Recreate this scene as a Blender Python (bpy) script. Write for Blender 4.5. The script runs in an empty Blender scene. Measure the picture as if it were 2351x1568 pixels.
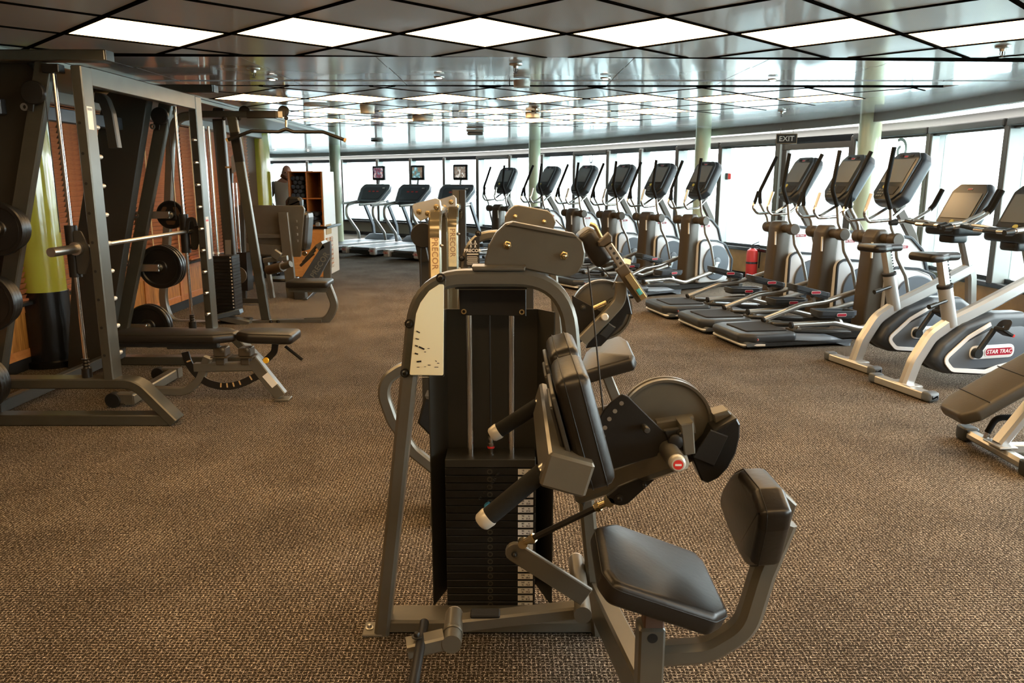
import bpy, bmesh, math, random
from mathutils import Vector, Matrix
random.seed(7)
SC = bpy.context.scene
COL = SC.collection
PI = math.pi

# ---------------------------------------------------------------- camera, world, lights, exposure
FPX = 1800.0                       # focal length in pixels of a 2351 px wide frame
PITCH = math.atan(368 / FPX)
CP, SP = math.cos(PITCH), math.sin(PITCH)
EYE = 1.5
cd = bpy.data.cameras.new('camera')
cam = bpy.data.objects.new('camera', cd)
COL.objects.link(cam)
cam.location = (0, 0, EYE)
cam.rotation_euler = (PI / 2 - PITCH, 0, 0)
cd.sensor_width = 36
cd.lens = FPX / 2351 * 36
cd.clip_start = .05
cd.clip_end = 3000
SC.camera = cam

wd = bpy.data.worlds.new('daylight')
SC.world = wd
wd.use_nodes = True
bg = wd.node_tree.nodes['Background']
bg.inputs[0].default_value = (.90, .97, 1.0, 1)
bg.inputs[1].default_value = 13.0

SC.view_settings.view_transform = 'Standard'
SC.view_settings.look = 'None'
SC.view_settings.gamma = 1
SC.view_settings.use_curve_mapping = False
SC.view_settings.exposure = 0.32
try:
    SC.cycles.max_bounces = 7
    SC.cycles.diffuse_bounces = 3
    SC.cycles.glossy_bounces = 4
    SC.cycles.transparent_max_bounces = 10
    SC.cycles.sample_clamp_indirect = 6
    SC.cycles.caustics_reflective = False
    SC.cycles.caustics_refractive = False
    SC.cycles.use_denoising = True
except Exception:
    pass

PANEL_WARM = (1.0, .62, .27)
PANEL_POWER = 8.5


def area_lamp(name, loc, size, power, color, rot=(0, 0, 0)):
    l = bpy.data.lights.new(name, 'AREA')
    l.shape = 'RECTANGLE'
    l.size, l.size_y = size
    l.energy = power
    l.color = color
    o = bpy.data.objects.new(name, l)
    COL.objects.link(o)
    o.location = loc
    o.rotation_euler = rot
    return o


# ---------------------------------------------------------------- pixel -> place helpers (photograph coordinates, 2351 x 1568)
def ray(px, py):
    x = (px - 1175.5) / FPX
    y = (py - 784) / FPX
    return Vector((x, CP - y * SP, -SP - y * CP))


def AZ(px, py, z=0.0):
    d = ray(px, py)
    return Vector((0, 0, EYE)) + d * ((z - EYE) / d.z)


def AY(px, py, Y):
    d = ray(px, py)
    return Vector((0, 0, EYE)) + d * (Y / d.y)


def AX(px, py, X):
    d = ray(px, py)
    return Vector((0, 0, EYE)) + d * (X / d.x)


# ---------------------------------------------------------------- mesh helpers
ORG = Vector((0, 0, 0))            # world origin of the thing being built


def fillet(pts, r, seg=5, closed=False):
    pts = [Vector(p) for p in pts]
    out = []
    n = len(pts)
    for i, p in enumerate(pts):
        if not closed and (i == 0 or i == n - 1):
            out.append(p)
            continue
        a, b = pts[i - 1], pts[(i + 1) % n]
        rr = r[i] if isinstance(r, (list, tuple)) else r
        da, db = a - p, b - p
        la, lb = da.length, db.length
        if la < 1e-6 or lb < 1e-6 or rr <= 0:
            out.append(p)
            continue
        ang = da.angle(db)
        if ang > PI - .02:
            out.append(p)
            continue
        t = min(rr / math.tan(ang / 2), la * .48, lb * .48)
        p0, p1 = p + da.normalized() * t, p + db.normalized() * t
        for k in range(seg + 1):
            u = k / seg
            out.append(p0 * (1 - u) ** 2 + p * 2 * u * (1 - u) + p1 * u * u)
    return out


def rpoly(pts, r, seg=4):
    """round the corners of a closed 2D polygon"""
    v = fillet([Vector((p[0], p[1], 0)) for p in pts], r, seg, True)
    return [(p.x, p.y) for p in v]


def area2(p):
    return sum(p[i - 1][0] * p[i][1] - p[i][0] * p[i - 1][1] for i in range(len(p))) / 2


def inset(poly, d):
    n = len(poly)
    out = []
    for i in range(n):
        a, b, c = Vector(poly[i - 1]), Vector(poly[i]), Vector(poly[(i + 1) % n])
        e1 = (b - a)
        e2 = (c - b)
        if e1.length < 1e-7 or e2.length < 1e-7:
            out.append((b.x, b.y))
            continue
        e1.normalize()
        e2.normalize()
        n1, n2 = Vector((-e1.y, e1.x)), Vector((-e2.y, e2.x))
        m = n1 + n2
        if m.length < 1e-4:
            m = n1
        m = m / max(m.dot(n1), .35)
        q = b + m * d
        out.append((q.x, q.y))
    return out


class MB:
    def __init__(self):
        self.v = []
        self.f = []
        self.m = []
        self.mi = 0

    def add(self, vs, fs):
        k = len(self.v)
        self.v += [Vector(p) for p in vs]
        self.f += [[i + k for i in f] for f in fs]
        self.m += [self.mi] * len(fs)
        return self

    def box(self, c, s, R=None, b=0.0):
        """box by centre and full sizes, optional 3x3 rotation and chamfer"""
        x, y, z = s[0] / 2, s[1] / 2, s[2] / 2
        O = Vector(c)
        R = R or Matrix.Identity(3)
        b = min(b, x * .9, y * .9, z * .9)
        if b <= 0:
            vs = [O + R @ Vector((i * x, j * y, k * z)) for i in (-1, 1) for j in (-1, 1) for k in (-1, 1)]
            return self.add(vs, [(0, 1, 3, 2), (4, 6, 7, 5), (0, 4, 5, 1), (2, 3, 7, 6), (0, 2, 6, 4), (1, 5, 7, 3)])
        poly = [(-x + b, -y), (x - b, -y), (x, -y + b), (x, y - b), (x - b, y), (-x + b, y), (-x, y - b), (-x, -y + b)]
        return self.slab(O, R @ Vector((1, 0, 0)), R @ Vector((0, 1, 0)), poly, 2 * z, b)

    def slab(self, O, U, V, poly, t, b=0.0, seg=1, hole=None):
        """closed polygon in the plane (U,V) about O, thickness t centred, rounded rim b"""
        O, U, V = Vector(O), Vector(U).normalized(), Vector(V).normalized()
        N = U.cross(V)
        if area2(poly) < 0:
            poly = poly[::-1]
        n = len(poly)
        b = min(b, t / 2 * .98)
        rings = []
        if b <= 0:
            rings = [(0, -t / 2), (0, t / 2)]
        else:
            for k in range(seg + 1):
                a = PI / 2 * k / seg
                rings.append((b * (1 - math.sin(a)), -t / 2 + b * (1 - math.cos(a))))
            rings += [(d, -h) for d, h in reversed(rings)]
        vs = []
        for d, h in rings:
            pp = inset(poly, d) if d > 1e-9 else poly
            vs += [O + U * p[0] + V * p[1] + N * h for p in pp]
        fs = [list(range(n))[::-1], [(len(rings) - 1) * n + i for i in range(n)]]
        for r in range(len(rings) - 1):
            for i in range(n):
                j = (i + 1) % n
                fs.append((r * n + i, r * n + j, (r + 1) * n + j, (r + 1) * n + i))
        return self.add(vs, fs)

    def sweep(self, pts, w, h=None, up=(0, 0, 1), ch=.12, n=10, caps=True, closed=False):
        """h None: round tube of diameter w.  Otherwise a rectangular tube, w across, h along up."""
        pts = [Vector(p) for p in pts]
        up = Vector(up)
        if h is None:
            sec = [(math.cos(2 * PI * k / n) * .5, math.sin(2 * PI * k / n) * .5) for k in range(n)]
            sx = sy = 1.0
        else:
            c = ch * min(w, h)
            x, y = w / 2, h / 2
            sec = [(x, -y + c), (x, y - c), (x - c, y), (-x + c, y), (-x, y - c), (-x, -y + c), (-x + c, -y), (x - c, -y)]
        m = len(sec)
        N = len(pts)
        vs = []
        prev = None
        for i, p in enumerate(pts):
            if closed:
                a, b = pts[i - 1], pts[(i + 1) % N]
            else:
                a, b = pts[max(i - 1, 0)], pts[min(i + 1, N - 1)]
            d1 = (p - a)
            d2 = (b - p)
            t = Vector((0, 0, 0))
            if d1.length > 1e-9:
                t += d1.normalized()
            if d2.length > 1e-9:
                t += d2.normalized()
            if t.length < 1e-6:
                t = Vector((0, 0, 1))
            t.normalize()
            s = t.cross(up)
            if s.length < .03:
                s = prev.copy() if prev else t.orthogonal()
                s = (s - t * s.dot(t))
            s.normalize()
            if prev is not None and s.dot(prev) < 0:
                s = -s
            prev = s.copy()
            u = s.cross(t)
            ww = w(i / (N - 1)) if callable(w) else w
            for q in sec:
                if h is None:
                    vs.append(p + (s * q[0] + u * q[1]) * ww)
                else:
                    vs.append(p + s * q[0] + u * q[1])
        fs = []
        for i in range(N if closed else N - 1):
            i2 = (i + 1) % N
            for k in range(m):
                k2 = (k + 1) % m
                fs.append((i * m + k, i * m + k2, i2 * m + k2, i2 * m + k))
        if caps and not closed:
            fs.append(list(range(m))[::-1])
            fs.append([(N - 1) * m + k for k in range(m)])
        return self.add(vs, fs)

    def cyl(self, a, b, r, r2=None, n=16):
        a, b = Vector(a), Vector(b)
        r2 = r if r2 is None else r2
        return self.lathe(a, b - a, [(0, 0), (r, 0), (r2, (b - a).length), (0, (b - a).length)], n)

    def lathe(self, O, axis, prof, n=20):
        """profile of (radius, height) pairs about an axis"""
        O, A = Vector(O), Vector(axis).normalized()
        s = A.orthogonal().normalized()
        u = A.cross(s)
        vs, fs, rows = [], [], []
        for r, h in prof:
            if r < 1e-6:
                rows.append([len(vs)])
                vs.append(O + A * h)
            else:
                rows.append(list(range(len(vs), len(vs) + n)))
                vs += [O + A * h + (s * math.cos(2 * PI * k / n) + u * math.sin(2 * PI * k / n)) * r for k in range(n)]
        for a, b in zip(rows, rows[1:]):
            if len(a) == 1 and len(b) == 1:
                continue
            for k in range(n):
                k2 = (k + 1) % n
                if len(a) == 1:
                    fs.append((a[0], b[k2], b[k]))
                elif len(b) == 1:
                    fs.append((a[k], a[k2], b[0]))
                else:
                    fs.append((a[k], a[k2], b[k2], b[k]))
        return self.add(vs, fs)

    def ball(self, c, r, n=12, sc=(1, 1, 1)):
        k0 = len(self.v)
        self.lathe((0, 0, 0), (0, 0, 1), [(r * math.sin(PI * k / (n // 2)), -r * math.cos(PI * k / (n // 2))) for k in range(n // 2 + 1)], n)
        for i in range(k0, len(self.v)):
            p = self.v[i]
            self.v[i] = Vector((p.x * sc[0] + c[0], p.y * sc[1] + c[1], p.z * sc[2] + c[2]))
        return self

    def mesh(self, name, mats, world=True, smooth=32):
        me = bpy.data.meshes.new(name)
        o = ORG if world else Vector((0, 0, 0))
        me.from_pydata([tuple(p - o) for p in self.v], [], [tuple(f) for f in self.f])
        mats = mats if isinstance(mats, (list, tuple)) else [mats]
        for m in mats:
            me.materials.append(m)
        if len(mats) > 1:
            me.polygons.foreach_set('material_index', self.m)
        bm = bmesh.new()
        bm.from_mesh(me)
        bmesh.ops.recalc_face_normals(bm, faces=bm.faces)
        bm.to_mesh(me)
        bm.free()
        if smooth:
            me.shade_smooth()
            me.set_sharp_from_angle(angle=math.radians(smooth))
        me.update()
        return me


def part(name, mb, mat, parent=None, label=None, smooth=38, kind=None):
    me = mb.mesh(name, mat, smooth=smooth)
    o = bpy.data.objects.new(name, me)
    COL.objects.link(o)
    if parent is not None:
        o.parent = parent
    if label:
        o['label'] = label
    if kind:
        o['kind'] = kind
    return o


def thing(name, label, cat, loc=(0, 0, 0), rz=0.0, group=None):
    """an Empty at the thing's base; parts built afterwards in world coordinates are stored relative to it (rz only with local building)"""
    global ORG
    o = bpy.data.objects.new(name, None)
    COL.objects.link(o)
    o.empty_display_size = .1
    o.location = loc
    o.rotation_euler = (0, 0, rz)
    o['label'] = label
    o['category'] = cat
    if group:
        o['group'] = group
    ORG = Vector(loc)
    return o


def local():
    """the following parts are written in the thing's own coordinates"""
    global ORG
    ORG = Vector((0, 0, 0))


def tag(o, label, cat, group=None):
    o['label'] = label
    o['category'] = cat
    if group:
        o['group'] = group
    return o


def struct(name, mb, mat, parent=None, smooth=30):
    global ORG
    keep, ORG = ORG, Vector((0, 0, 0))
    o = part(name, mb, mat, parent, smooth=smooth)
    ORG = keep
    if parent is None:
        o['kind'] = 'structure'
    return o


def kids(o):
    return list(o.children)


def copy_tree(o, parent=None):
    c = o.copy()
    COL.objects.link(c)
    if parent is not None:
        c.parent = parent
    for ch in kids(o):
        copy_tree(ch, c)
    return c


def like(o, loc, rz, label, group=None):
    c = copy_tree(o)
    c.location = loc
    c.rotation_euler = (0, 0, rz)
    c['label'] = label
    if group:
        c['group'] = group
    return c


def share(name, me, parent, M=None, mat=None):
    o = bpy.data.objects.new(name, me)
    COL.objects.link(o)
    if parent is not None:
        o.parent = parent
    if M is not None:
        o.matrix_local = M
    return o


def text_part(name, s, O, U, V, size, mat, parent, bold=0.0, align='CENTER', depth=.0008, shear=0.0, xs=1.0):
    """flat raised lettering, centred on O, reading along U with V up"""
    cu = bpy.data.curves.new(name, 'FONT')
    cu.body = s
    cu.size = size
    cu.align_x = align
    cu.align_y = 'CENTER'
    cu.offset = bold
    cu.extrude = depth
    cu.shear = shear
    cu.resolution_u = 2
    tmp = bpy.data.objects.new(name, cu)
    COL.objects.link(tmp)
    dg = bpy.context.evaluated_depsgraph_get()
    me = bpy.data.meshes.new_from_object(tmp.evaluated_get(dg))
    bpy.data.objects.remove(tmp)
    U, V = Vector(U).normalized(), Vector(V).normalized()
    N = U.cross(V)
    M = Matrix((( U.x * xs, V.x, N.x, 0), (U.y * xs, V.y, N.y, 0), (U.z * xs, V.z, N.z, 0), (0, 0, 0, 1)))
    M.translation = Vector(O) - ORG
    me.transform(M)
    me.materials.clear()
    me.materials.append(mat)
    o = bpy.data.objects.new(name, me)
    COL.objects.link(o)
    o.parent = parent
    return o


# ---------------------------------------------------------------- materials
def mat(name, col, rough=.5, metal=0.0, spec=.5, coat=0.0, coat_rough=.1, emit=None, power=0.0, noise=0.0, scale=30, bump=0.0, bscale=200, alpha=1.0):
    m = bpy.data.materials.new(name)
    m.use_nodes = True
    nt = m.node_tree
    b = nt.nodes['Principled BSDF']
    b.inputs['Base Color'].default_value = (*col, 1)
    b.inputs['Roughness'].default_value = rough
    b.inputs['Metallic'].default_value = metal
    b.inputs['Specular IOR Level'].default_value = spec
    b.inputs['Coat Weight'].default_value = coat
    b.inputs['Coat Roughness'].default_value = coat_rough
    if emit:
        b.inputs['Emission Color'].default_value = (*emit, 1)
        b.inputs['Emission Strength'].default_value = power
    tc = None
    if noise or bump:
        tc = nt.nodes.new('ShaderNodeTexCoord')
    if noise:
        n = nt.nodes.new('ShaderNodeTexNoise')
        n.inputs['Scale'].default_value = scale
        n.inputs['Detail'].default_value = 4
        nt.links.new(tc.outputs['Object'], n.inputs['Vector'])
        r = nt.nodes.new('ShaderNodeMapRange')
        r.inputs['From Min'].default_value = .3
        r.inputs['From Max'].default_value = .7
        r.inputs['To Min'].default_value = 1 - noise
        r.inputs['To Max'].default_value = 1 + noise
        nt.links.new(n.outputs['Fac'], r.inputs['Value'])
        mx = nt.nodes.new('ShaderNodeMix')
        mx.data_type = 'RGBA'
        mx.blend_type = 'MULTIPLY'
        mx.inputs['Factor'].default_value = 1
        mx.inputs['A'].default_value = (*col, 1)
        nt.links.new(r.outputs['Result'], mx.inputs['B'])
        nt.links.new(mx.outputs['Result'], b.inputs['Base Color'])
    if bump:
        n = nt.nodes.new('ShaderNodeTexNoise')
        n.inputs['Scale'].default_value = bscale
        n.inputs['Detail'].default_value = 3
        nt.links.new(tc.outputs['Object'], n.inputs['Vector'])
        bu = nt.nodes.new('ShaderNodeBump')
        bu.inputs['Strength'].default_value = bump
        bu.inputs['Distance'].default_value = .002
        nt.links.new(n.outputs['Fac'], bu.inputs['Height'])
        nt.links.new(bu.outputs['Normal'], b.inputs['Normal'])
    return m


M = {}
M['frame'] = mat('champagne_grey_enamel', (.135, .125, .10), .33, .35, .5, coat=.3, coat_rough=.2, noise=.06, scale=12)
M['frame_dark'] = mat('dark_grey_enamel', (.045, .043, .038), .36, .2, .5)
M['steel_post'] = mat('grey_steel_tube', (.088, .083, .066), .3, .5, .5, noise=.08, scale=8)
M['black'] = mat('black_enamel', (.012, .011, .010), .42, 0, .4)
M['shroud'] = mat('dark_shroud_enamel', (.030, .028, .022), .5, 0, .35, noise=.05, scale=9)
M['plate_black'] = mat('weight_plate_black', (.009, .009, .009), .32, .1, .5)
M['rubber'] = mat('black_rubber', (.012, .012, .012), .7, 0, .3, bump=.2, bscale=300)
M['foam'] = mat('black_foam_grip', (.014, .014, .013), .85, 0, .2, bump=.3, bscale=600)
M['vinyl'] = mat('black_vinyl', (.012, .010, .008), .37, 0, .42, coat=.08, coat_rough=.3, bump=.25, bscale=60)
M['seam'] = mat('black_vinyl_piping', (.008, .008, .007), .5, 0, .4)
M['chrome'] = mat('chrome', (.72, .70, .66), .16, 1.0)
M['steel'] = mat('brushed_steel', (.55, .53, .49), .3, 1.0)
M['gold'] = mat('brass_bolt', (.62, .50, .28), .25, 1.0)
M['cap_white'] = mat('white_plastic_cap', (.60, .57, .50), .35, .3)
M['red'] = mat('red_plastic', (.62, .035, .03), .4)
M['blue'] = mat('blue_plastic', (.05, .25, .45), .35)
M['yellow'] = mat('yellow_plastic', (.9, .5, .03), .4)
M['ink'] = mat('black_ink', (.008, .008, .008), .6)
M['white_ink'] = mat('white_ink', (.8, .8, .78), .6)
M['label'] = mat('white_label', (.78, .76, .70), .5)
M['placard'] = mat('cream_placard', (1.0, .97, .70), .4, emit=None)
M['clear'] = None
M['silver'] = mat('silver_enamel', (.50, .51, .51), .3, .55, .5, coat=.2)
M['silver_warm'] = mat('silver_tube', (.46, .45, .42), .28, .8)
M['white_shroud'] = mat('white_shroud', (.78, .80, .82), .35)
M['graphite'] = mat('graphite_plastic', (.030, .037, .046), .40)
M['graphite_light'] = mat('slate_plastic', (.105, .125, .15), .45)
M['console'] = mat('console_black', (.018, .022, .024), .32)
M['screen_off'] = mat('dark_screen', (.16, .17, .165), .25, 0, .6)
M['taupe'] = mat('taupe_plastic', (.065, .050, .032), .42)
M['amber_key'] = mat('amber_key', (.55, .50, .12), .4)
M['badge'] = mat('red_badge', (.36, .012, .035), .35)


def glass_mat():
    m = bpy.data.materials.new('clear_glass')
    m.use_nodes = True
    nt = m.node_tree
    nt.nodes.clear()
    out = nt.nodes.new('ShaderNodeOutputMaterial')
    mx = nt.nodes.new('ShaderNodeMixShader')
    tr = nt.nodes.new('ShaderNodeBsdfTransparent')
    tr.inputs[0].default_value = (.96, .985, .98, 1)
    gl = nt.nodes.new('ShaderNodeBsdfGlossy')
    gl.inputs['Roughness'].default_value = .02
    fr = nt.nodes.new('ShaderNodeFresnel')
    fr.inputs[0].default_value = 1.45
    mu = nt.nodes.new('ShaderNodeMath')
    mu.operation = 'MULTIPLY'
    mu.inputs[1].default_value = .6
    nt.links.new(fr.outputs[0], mu.inputs[0])
    nt.links.new(mu.outputs[0], mx.inputs[0])
    nt.links.new(tr.outputs[0], mx.inputs[1])
    nt.links.new(gl.outputs[0], mx.inputs[2])
    nt.links.new(mx.outputs[0], out.inputs[0])
    return m


M['glass'] = glass_mat()


def carpet_mat():
    m = bpy.data.materials.new('woven_carpet')
    m.use_nodes = True
    nt = m.node_tree
    b = nt.nodes['Principled BSDF']
    b.inputs['Roughness'].default_value = .95
    b.inputs['Specular IOR Level'].default_value = .15
    L = nt.links.new
    N = nt.nodes.new
    tc = N('ShaderNodeTexCoord')

    def math_(op, a, c=None):
        n = N('ShaderNodeMath')
        n.operation = op
        for k, v in enumerate((a, c)):
            if v is None:
                continue
            if isinstance(v, (int, float)):
                n.inputs[k].default_value = v
            else:
                L(v, n.inputs[k])
        return n.outputs[0]

    def noise(sx, sy, det=2.0, off=0.0, rough=.5):
        mp = N('ShaderNodeMapping')
        mp.inputs['Scale'].default_value = (sx, sy, 1)
        mp.inputs['Location'].default_value = (off, off * .7, 0)
        L(tc.outputs['Object'], mp.inputs['Vector'])
        n = N('ShaderNodeTexNoise')
        n.inputs['Scale'].default_value = 1
        n.inputs['Detail'].default_value = det
        n.inputs['Roughness'].default_value = rough
        L(mp.outputs[0], n.inputs['Vector'])
        return n.outputs['Fac']

    sep = N('ShaderNodeSeparateXYZ')
    L(tc.outputs['Object'], sep.inputs[0])
    # threads run both ways: rows and columns of broken pale dashes on a dark ground
    wob = math_('MULTIPLY', math_('SUBTRACT', noise(30, 30, 2, 3), .5), .5)
    pitch = 2 * PI / .0145
    cx = math_('SINE', math_('ADD', math_('MULTIPLY', sep.outputs[0], pitch), math_('MULTIPLY', wob, 9)))
    cy = math_('SINE', math_('ADD', math_('MULTIPLY', sep.outputs[1], pitch), math_('MULTIPLY', wob, 9)))
    across = noise(75, 430, 3, 0, .65)     # long along x
    along = noise(430, 75, 3, 5, .65)      # long along y
    fine = noise(520, 520, 2, 9, .6)
    rows = math_('ADD', math_('MULTIPLY', cy, .085), across)
    cols = math_('ADD', math_('MULTIPLY', cx, .085), along)
    mxv = math_('MAXIMUM', rows, cols)
    val = math_('ADD', mxv, math_('MULTIPLY', math_('SUBTRACT', fine, .5), .75))
    patch = noise(2.2, 2.2, 3, 2)
    val = math_('ADD', val, math_('MULTIPLY', math_('SUBTRACT', patch, .5), .08))
    cr = N('ShaderNodeValToRGB')
    el = cr.color_ramp.elements
    el[0].position = .48
    el[0].color = (.016, .011, .007, 1)
    el[1].position = .75
    el[1].color = (1.0, .90, .76, 1)
    for p, c in ((.60, (.030, .021, .012, 1)), (.65, (.085, .060, .036, 1)), (.682, (.52, .41, .29, 1))):
        e = el.new(p)
        e.color = c
    L(val, cr.inputs[0])
    L(cr.outputs[0], b.inputs['Base Color'])
    bu = N('ShaderNodeBump')
    bu.inputs['Strength'].default_value = .5
    bu.inputs['Distance'].default_value = .003
    L(val, bu.inputs['Height'])
    L(bu.outputs[0], b.inputs['Normal'])
    return m


M['carpet'] = carpet_mat()


def ceiling_mat(name, col, rough, spec, coat, perf=False):
    m = mat(name, col, rough, .0, spec, coat=coat, coat_rough=.07)
    nt = m.node_tree
    b = nt.nodes['Principled BSDF']
    tc = nt.nodes.new('ShaderNodeTexCoord')
    n = nt.nodes.new('ShaderNodeTexNoise')
    n.inputs['Scale'].default_value = 1.6
    n.inputs['Detail'].default_value = 1
    nt.links.new(tc.outputs['Object'], n.inputs['Vector'])
    bu = nt.nodes.new('ShaderNodeBump')
    bu.inputs['Strength'].default_value = .16
    bu.inputs['Distance'].default_value = .02
    nt.links.new(n.outputs['Fac'], bu.inputs['Height'])
    nt.links.new(bu.outputs[0], b.inputs['Normal'])
    nt.links.new(bu.outputs[0], b.inputs['Coat Normal'])
    if perf:
        mp = nt.nodes.new('ShaderNodeMapping')
        mp.inputs['Rotation'].default_value = (0, 0, PI / 4)
        mp.inputs['Scale'].default_value = (150, 150, 150)
        nt.links.new(tc.outputs['Object'], mp.inputs['Vector'])
        v = nt.nodes.new('ShaderNodeTexVoronoi')
        v.inputs['Scale'].default_value = 1
        v.inputs['Randomness'].default_value = 0
        nt.links.new(mp.outputs[0], v.inputs['Vector'])
        r = nt.nodes.new('ShaderNodeMapRange')
        r.inputs['From Min'].default_value = .22
        r.inputs['From Max'].default_value = .34
        r.inputs['To Min'].default_value = .45
        r.inputs['To Max'].default_value = 1
        nt.links.new(v.outputs['Distance'], r.inputs['Value'])
        mx = nt.nodes.new('ShaderNodeMix')
        mx.data_type = 'RGBA'
        mx.blend_type = 'MULTIPLY'
        mx.inputs['Factor'].default_value = 1
        mx.inputs['A'].default_value = (*col, 1)
        nt.links.new(r.outputs['Result'], mx.inputs['B'])
        nt.links.new(mx.outputs['Result'], b.inputs['Base Color'])
    return m


M['tile_perf'] = ceiling_mat('perforated_ceiling_tile', (.60, .55, .50), .36, .5, .3, True)
M['tile'] = ceiling_mat('gloss_ceiling_tile', (.60, .57, .55), .26, .6, .6)
M['ceil'] = ceiling_mat('gloss_ceiling_panel', (.66, .64, .64), .20, .7, .8)
M['grid'] = mat('black_ceiling_grid', (.008, .007, .006), 1.0, 0, 0.0)
M['panel_light'] = mat('light_diffuser', (.9, .9, .9), .4, emit=PANEL_WARM, power=PANEL_POWER)
M['cove'] = mat('cove_white', (.80, .80, .77), .5)
M['fascia'] = mat('grey_fascia', (.30, .29, .26), .35, .2)
M['mullion'] = mat('bronze_mullion', (.075, .062, .05), .35, .2)
M['mullion_side'] = mat('window_lit_mullion_side', (.42, .45, .43), .4)  # reveals coloured pale to stand for light from the next window
M['tower_gloss'] = mat('gloss_bronze_enamel', (.15, .125, .075), .16, .5, .6, coat=.6)
M['cove_light'] = mat('cove_light_strip', (.9, .9, .9), .5, emit=(1, .97, .93), power=2.6)
M['sill'] = mat('black_sill', (.012, .013, .014), .2, 0, .6)
M['maple'] = mat('maple_wainscot', (.42, .24, .095), .4, noise=.18, scale=6)
M['greypanel'] = mat('grey_wainscot', (.30, .26, .19), .5)


def wood(name, c1, c2, sc=(1, 1, 14), rough=.35, dist=3.0):
    m = mat(name, c1, rough, coat=.2)
    nt = m.node_tree
    b = nt.nodes['Principled BSDF']
    tc = nt.nodes.new('ShaderNodeTexCoord')
    mp = nt.nodes.new('ShaderNodeMapping')
    mp.inputs['Scale'].default_value = sc
    n = nt.nodes.new('ShaderNodeTexNoise')
    n.inputs['Scale'].default_value = 3
    n.inputs['Detail'].default_value = 6
    n.inputs['Distortion'].default_value = dist
    cr = nt.nodes.new('ShaderNodeValToRGB')
    cr.color_ramp.elements[0].position = .35
    cr.color_ramp.elements[0].color = (*c1, 1)
    cr.color_ramp.elements[1].position = .65
    cr.color_ramp.elements[1].color = (*c2, 1)
    nt.links.new(tc.outputs['Object'], mp.inputs['Vector'])
    nt.links.new(mp.outputs[0], n.inputs['Vector'])
    nt.links.new(n.outputs['Fac'], cr.inputs[0])
    nt.links.new(cr.outputs[0], b.inputs['Base Color'])
    return m


M['blind'] = wood('cherry_blind_slat', (.36, .115, .045), (.50, .19, .075), (3, .7, 8))
M['bamboo'] = wood('bamboo_panel', (.56, .25, .055), (.24, .085, .015), (16, 16, 1.2), dist=.4)
M['orange_wood'] = wood('orange_wood_trim', (.42, .15, .035), (.52, .20, .055), (2, 2, 2))
M['birch'] = wood('honey_wood', (.60, .26, .07), (.72, .36, .12), (1, 8, 2))
M['tape'] = mat('beige_ladder_tape', (.50, .33, .15), .8)
M['green'] = mat('lime_column_enamel', (.46, .47, .06), .16, 0, .6, coat=.8, coat_rough=.05)
M['green_pale'] = mat('pale_green_column_enamel', (.62, .68, .46), .2, 0, .6, coat=.7)
M['black_gloss'] = mat('black_gloss_column_base', (.006, .006, .006), .25, 0, .5)
# ---------------------------------------------------------------- the room
CZ = 2.27
WALLX = -3.95
# window wall as a polyline on plan, near right to far left
WALL = [(4.97, -2.6), (4.97, 6.9), (4.93, 7.9), (4.84, 9.2), (4.50, 10.45), (3.95, 11.75), (3.40, 12.85), (2.90, 13.75), (2.40, 14.55), (1.90, 15.3),
        (1.32, 16.05), (.70, 16.8), (.02, 17.55), (-.72, 18.3), (-1.55, 19.05), (-2.45, 19.85), (-3.4, 20.65), (-4.5, 21.5), (-5.6, 22.2), (-6.9, 22.9)]
WALL = [(x, y) if i < 8 else (x * (1 + .011 * min(i - 7, 6)), y * (1 + .011 * min(i - 7, 6))) for i, (x, y) in enumerate(WALL)]
FARL = -7.6
plan = [(WALLX, -2.6)] + WALL + [(FARL, 24.4), (FARL, 12.8), (WALLX, 12.8)]
mb = MB()
mb.add([(x, y, 0) for x, y in plan], [list(range(len(plan)))])
mb.add([(x, y, -.05) for x, y in plan], [list(range(len(plan)))[::-1]])
struct('floor', mb, M['carpet'])

PANELS = []


def clip(poly, region):
    """Sutherland-Hodgman, region convex and counter-clockwise"""
    out = poly
    n = len(region)
    for i in range(n):
        a, b = region[i], region[(i + 1) % n]
        inp, out = out, []
        if not inp:
            return []

        def side(p):
            return (b[0] - a[0]) * (p[1] - a[1]) - (b[1] - a[1]) * (p[0] - a[0])
        for k in range(len(inp)):
            p, q = inp[k - 1], inp[k]
            sp, sq = side(p), side(q)
            if (sp >= 0) != (sq >= 0):
                t = sp / (sp - sq)
                out.append((p[0] + (q[0] - p[0]) * t, p[1] + (q[1] - p[1]) * t))
            if sq >= 0:
                out.append(q)
    return out


SOFX = -2.99
mb = MB()
cp_ = [(x, y) for x, y in plan]
mb.add([(x, y, CZ + .03) for x, y in cp_] + [(x, y, CZ + .10) for x, y in cp_],
       [list(range(len(cp_)))[::-1], list(range(len(cp_), 2 * len(cp_)))] + [(i, (i + 1) % len(cp_), len(cp_) + (i + 1) % len(cp_), len(cp_) + i) for i in range(len(cp_))])
ceiling = struct('ceiling', mb, M['ceil'])

TS = .628
ANG = .7886
LU = Vector((math.cos(ANG), math.sin(ANG)))
LV = Vector((-math.sin(ANG), math.cos(ANG)))
REG1 = [(SOFX, 1.9), (4.90, 1.9), (4.90, 5.52), (0, 5.20), (SOFX, 5.18)]
REG2 = [(-2.86, 6.72), (3.62, 6.86), (3.05, 8.6), (.9, 11.6), (-2.86, 11.6)]
REG_BACK = [(SOFX, -2.5), (4.90, -2.5), (4.90, 1.9), (SOFX, 1.9)]


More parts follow.
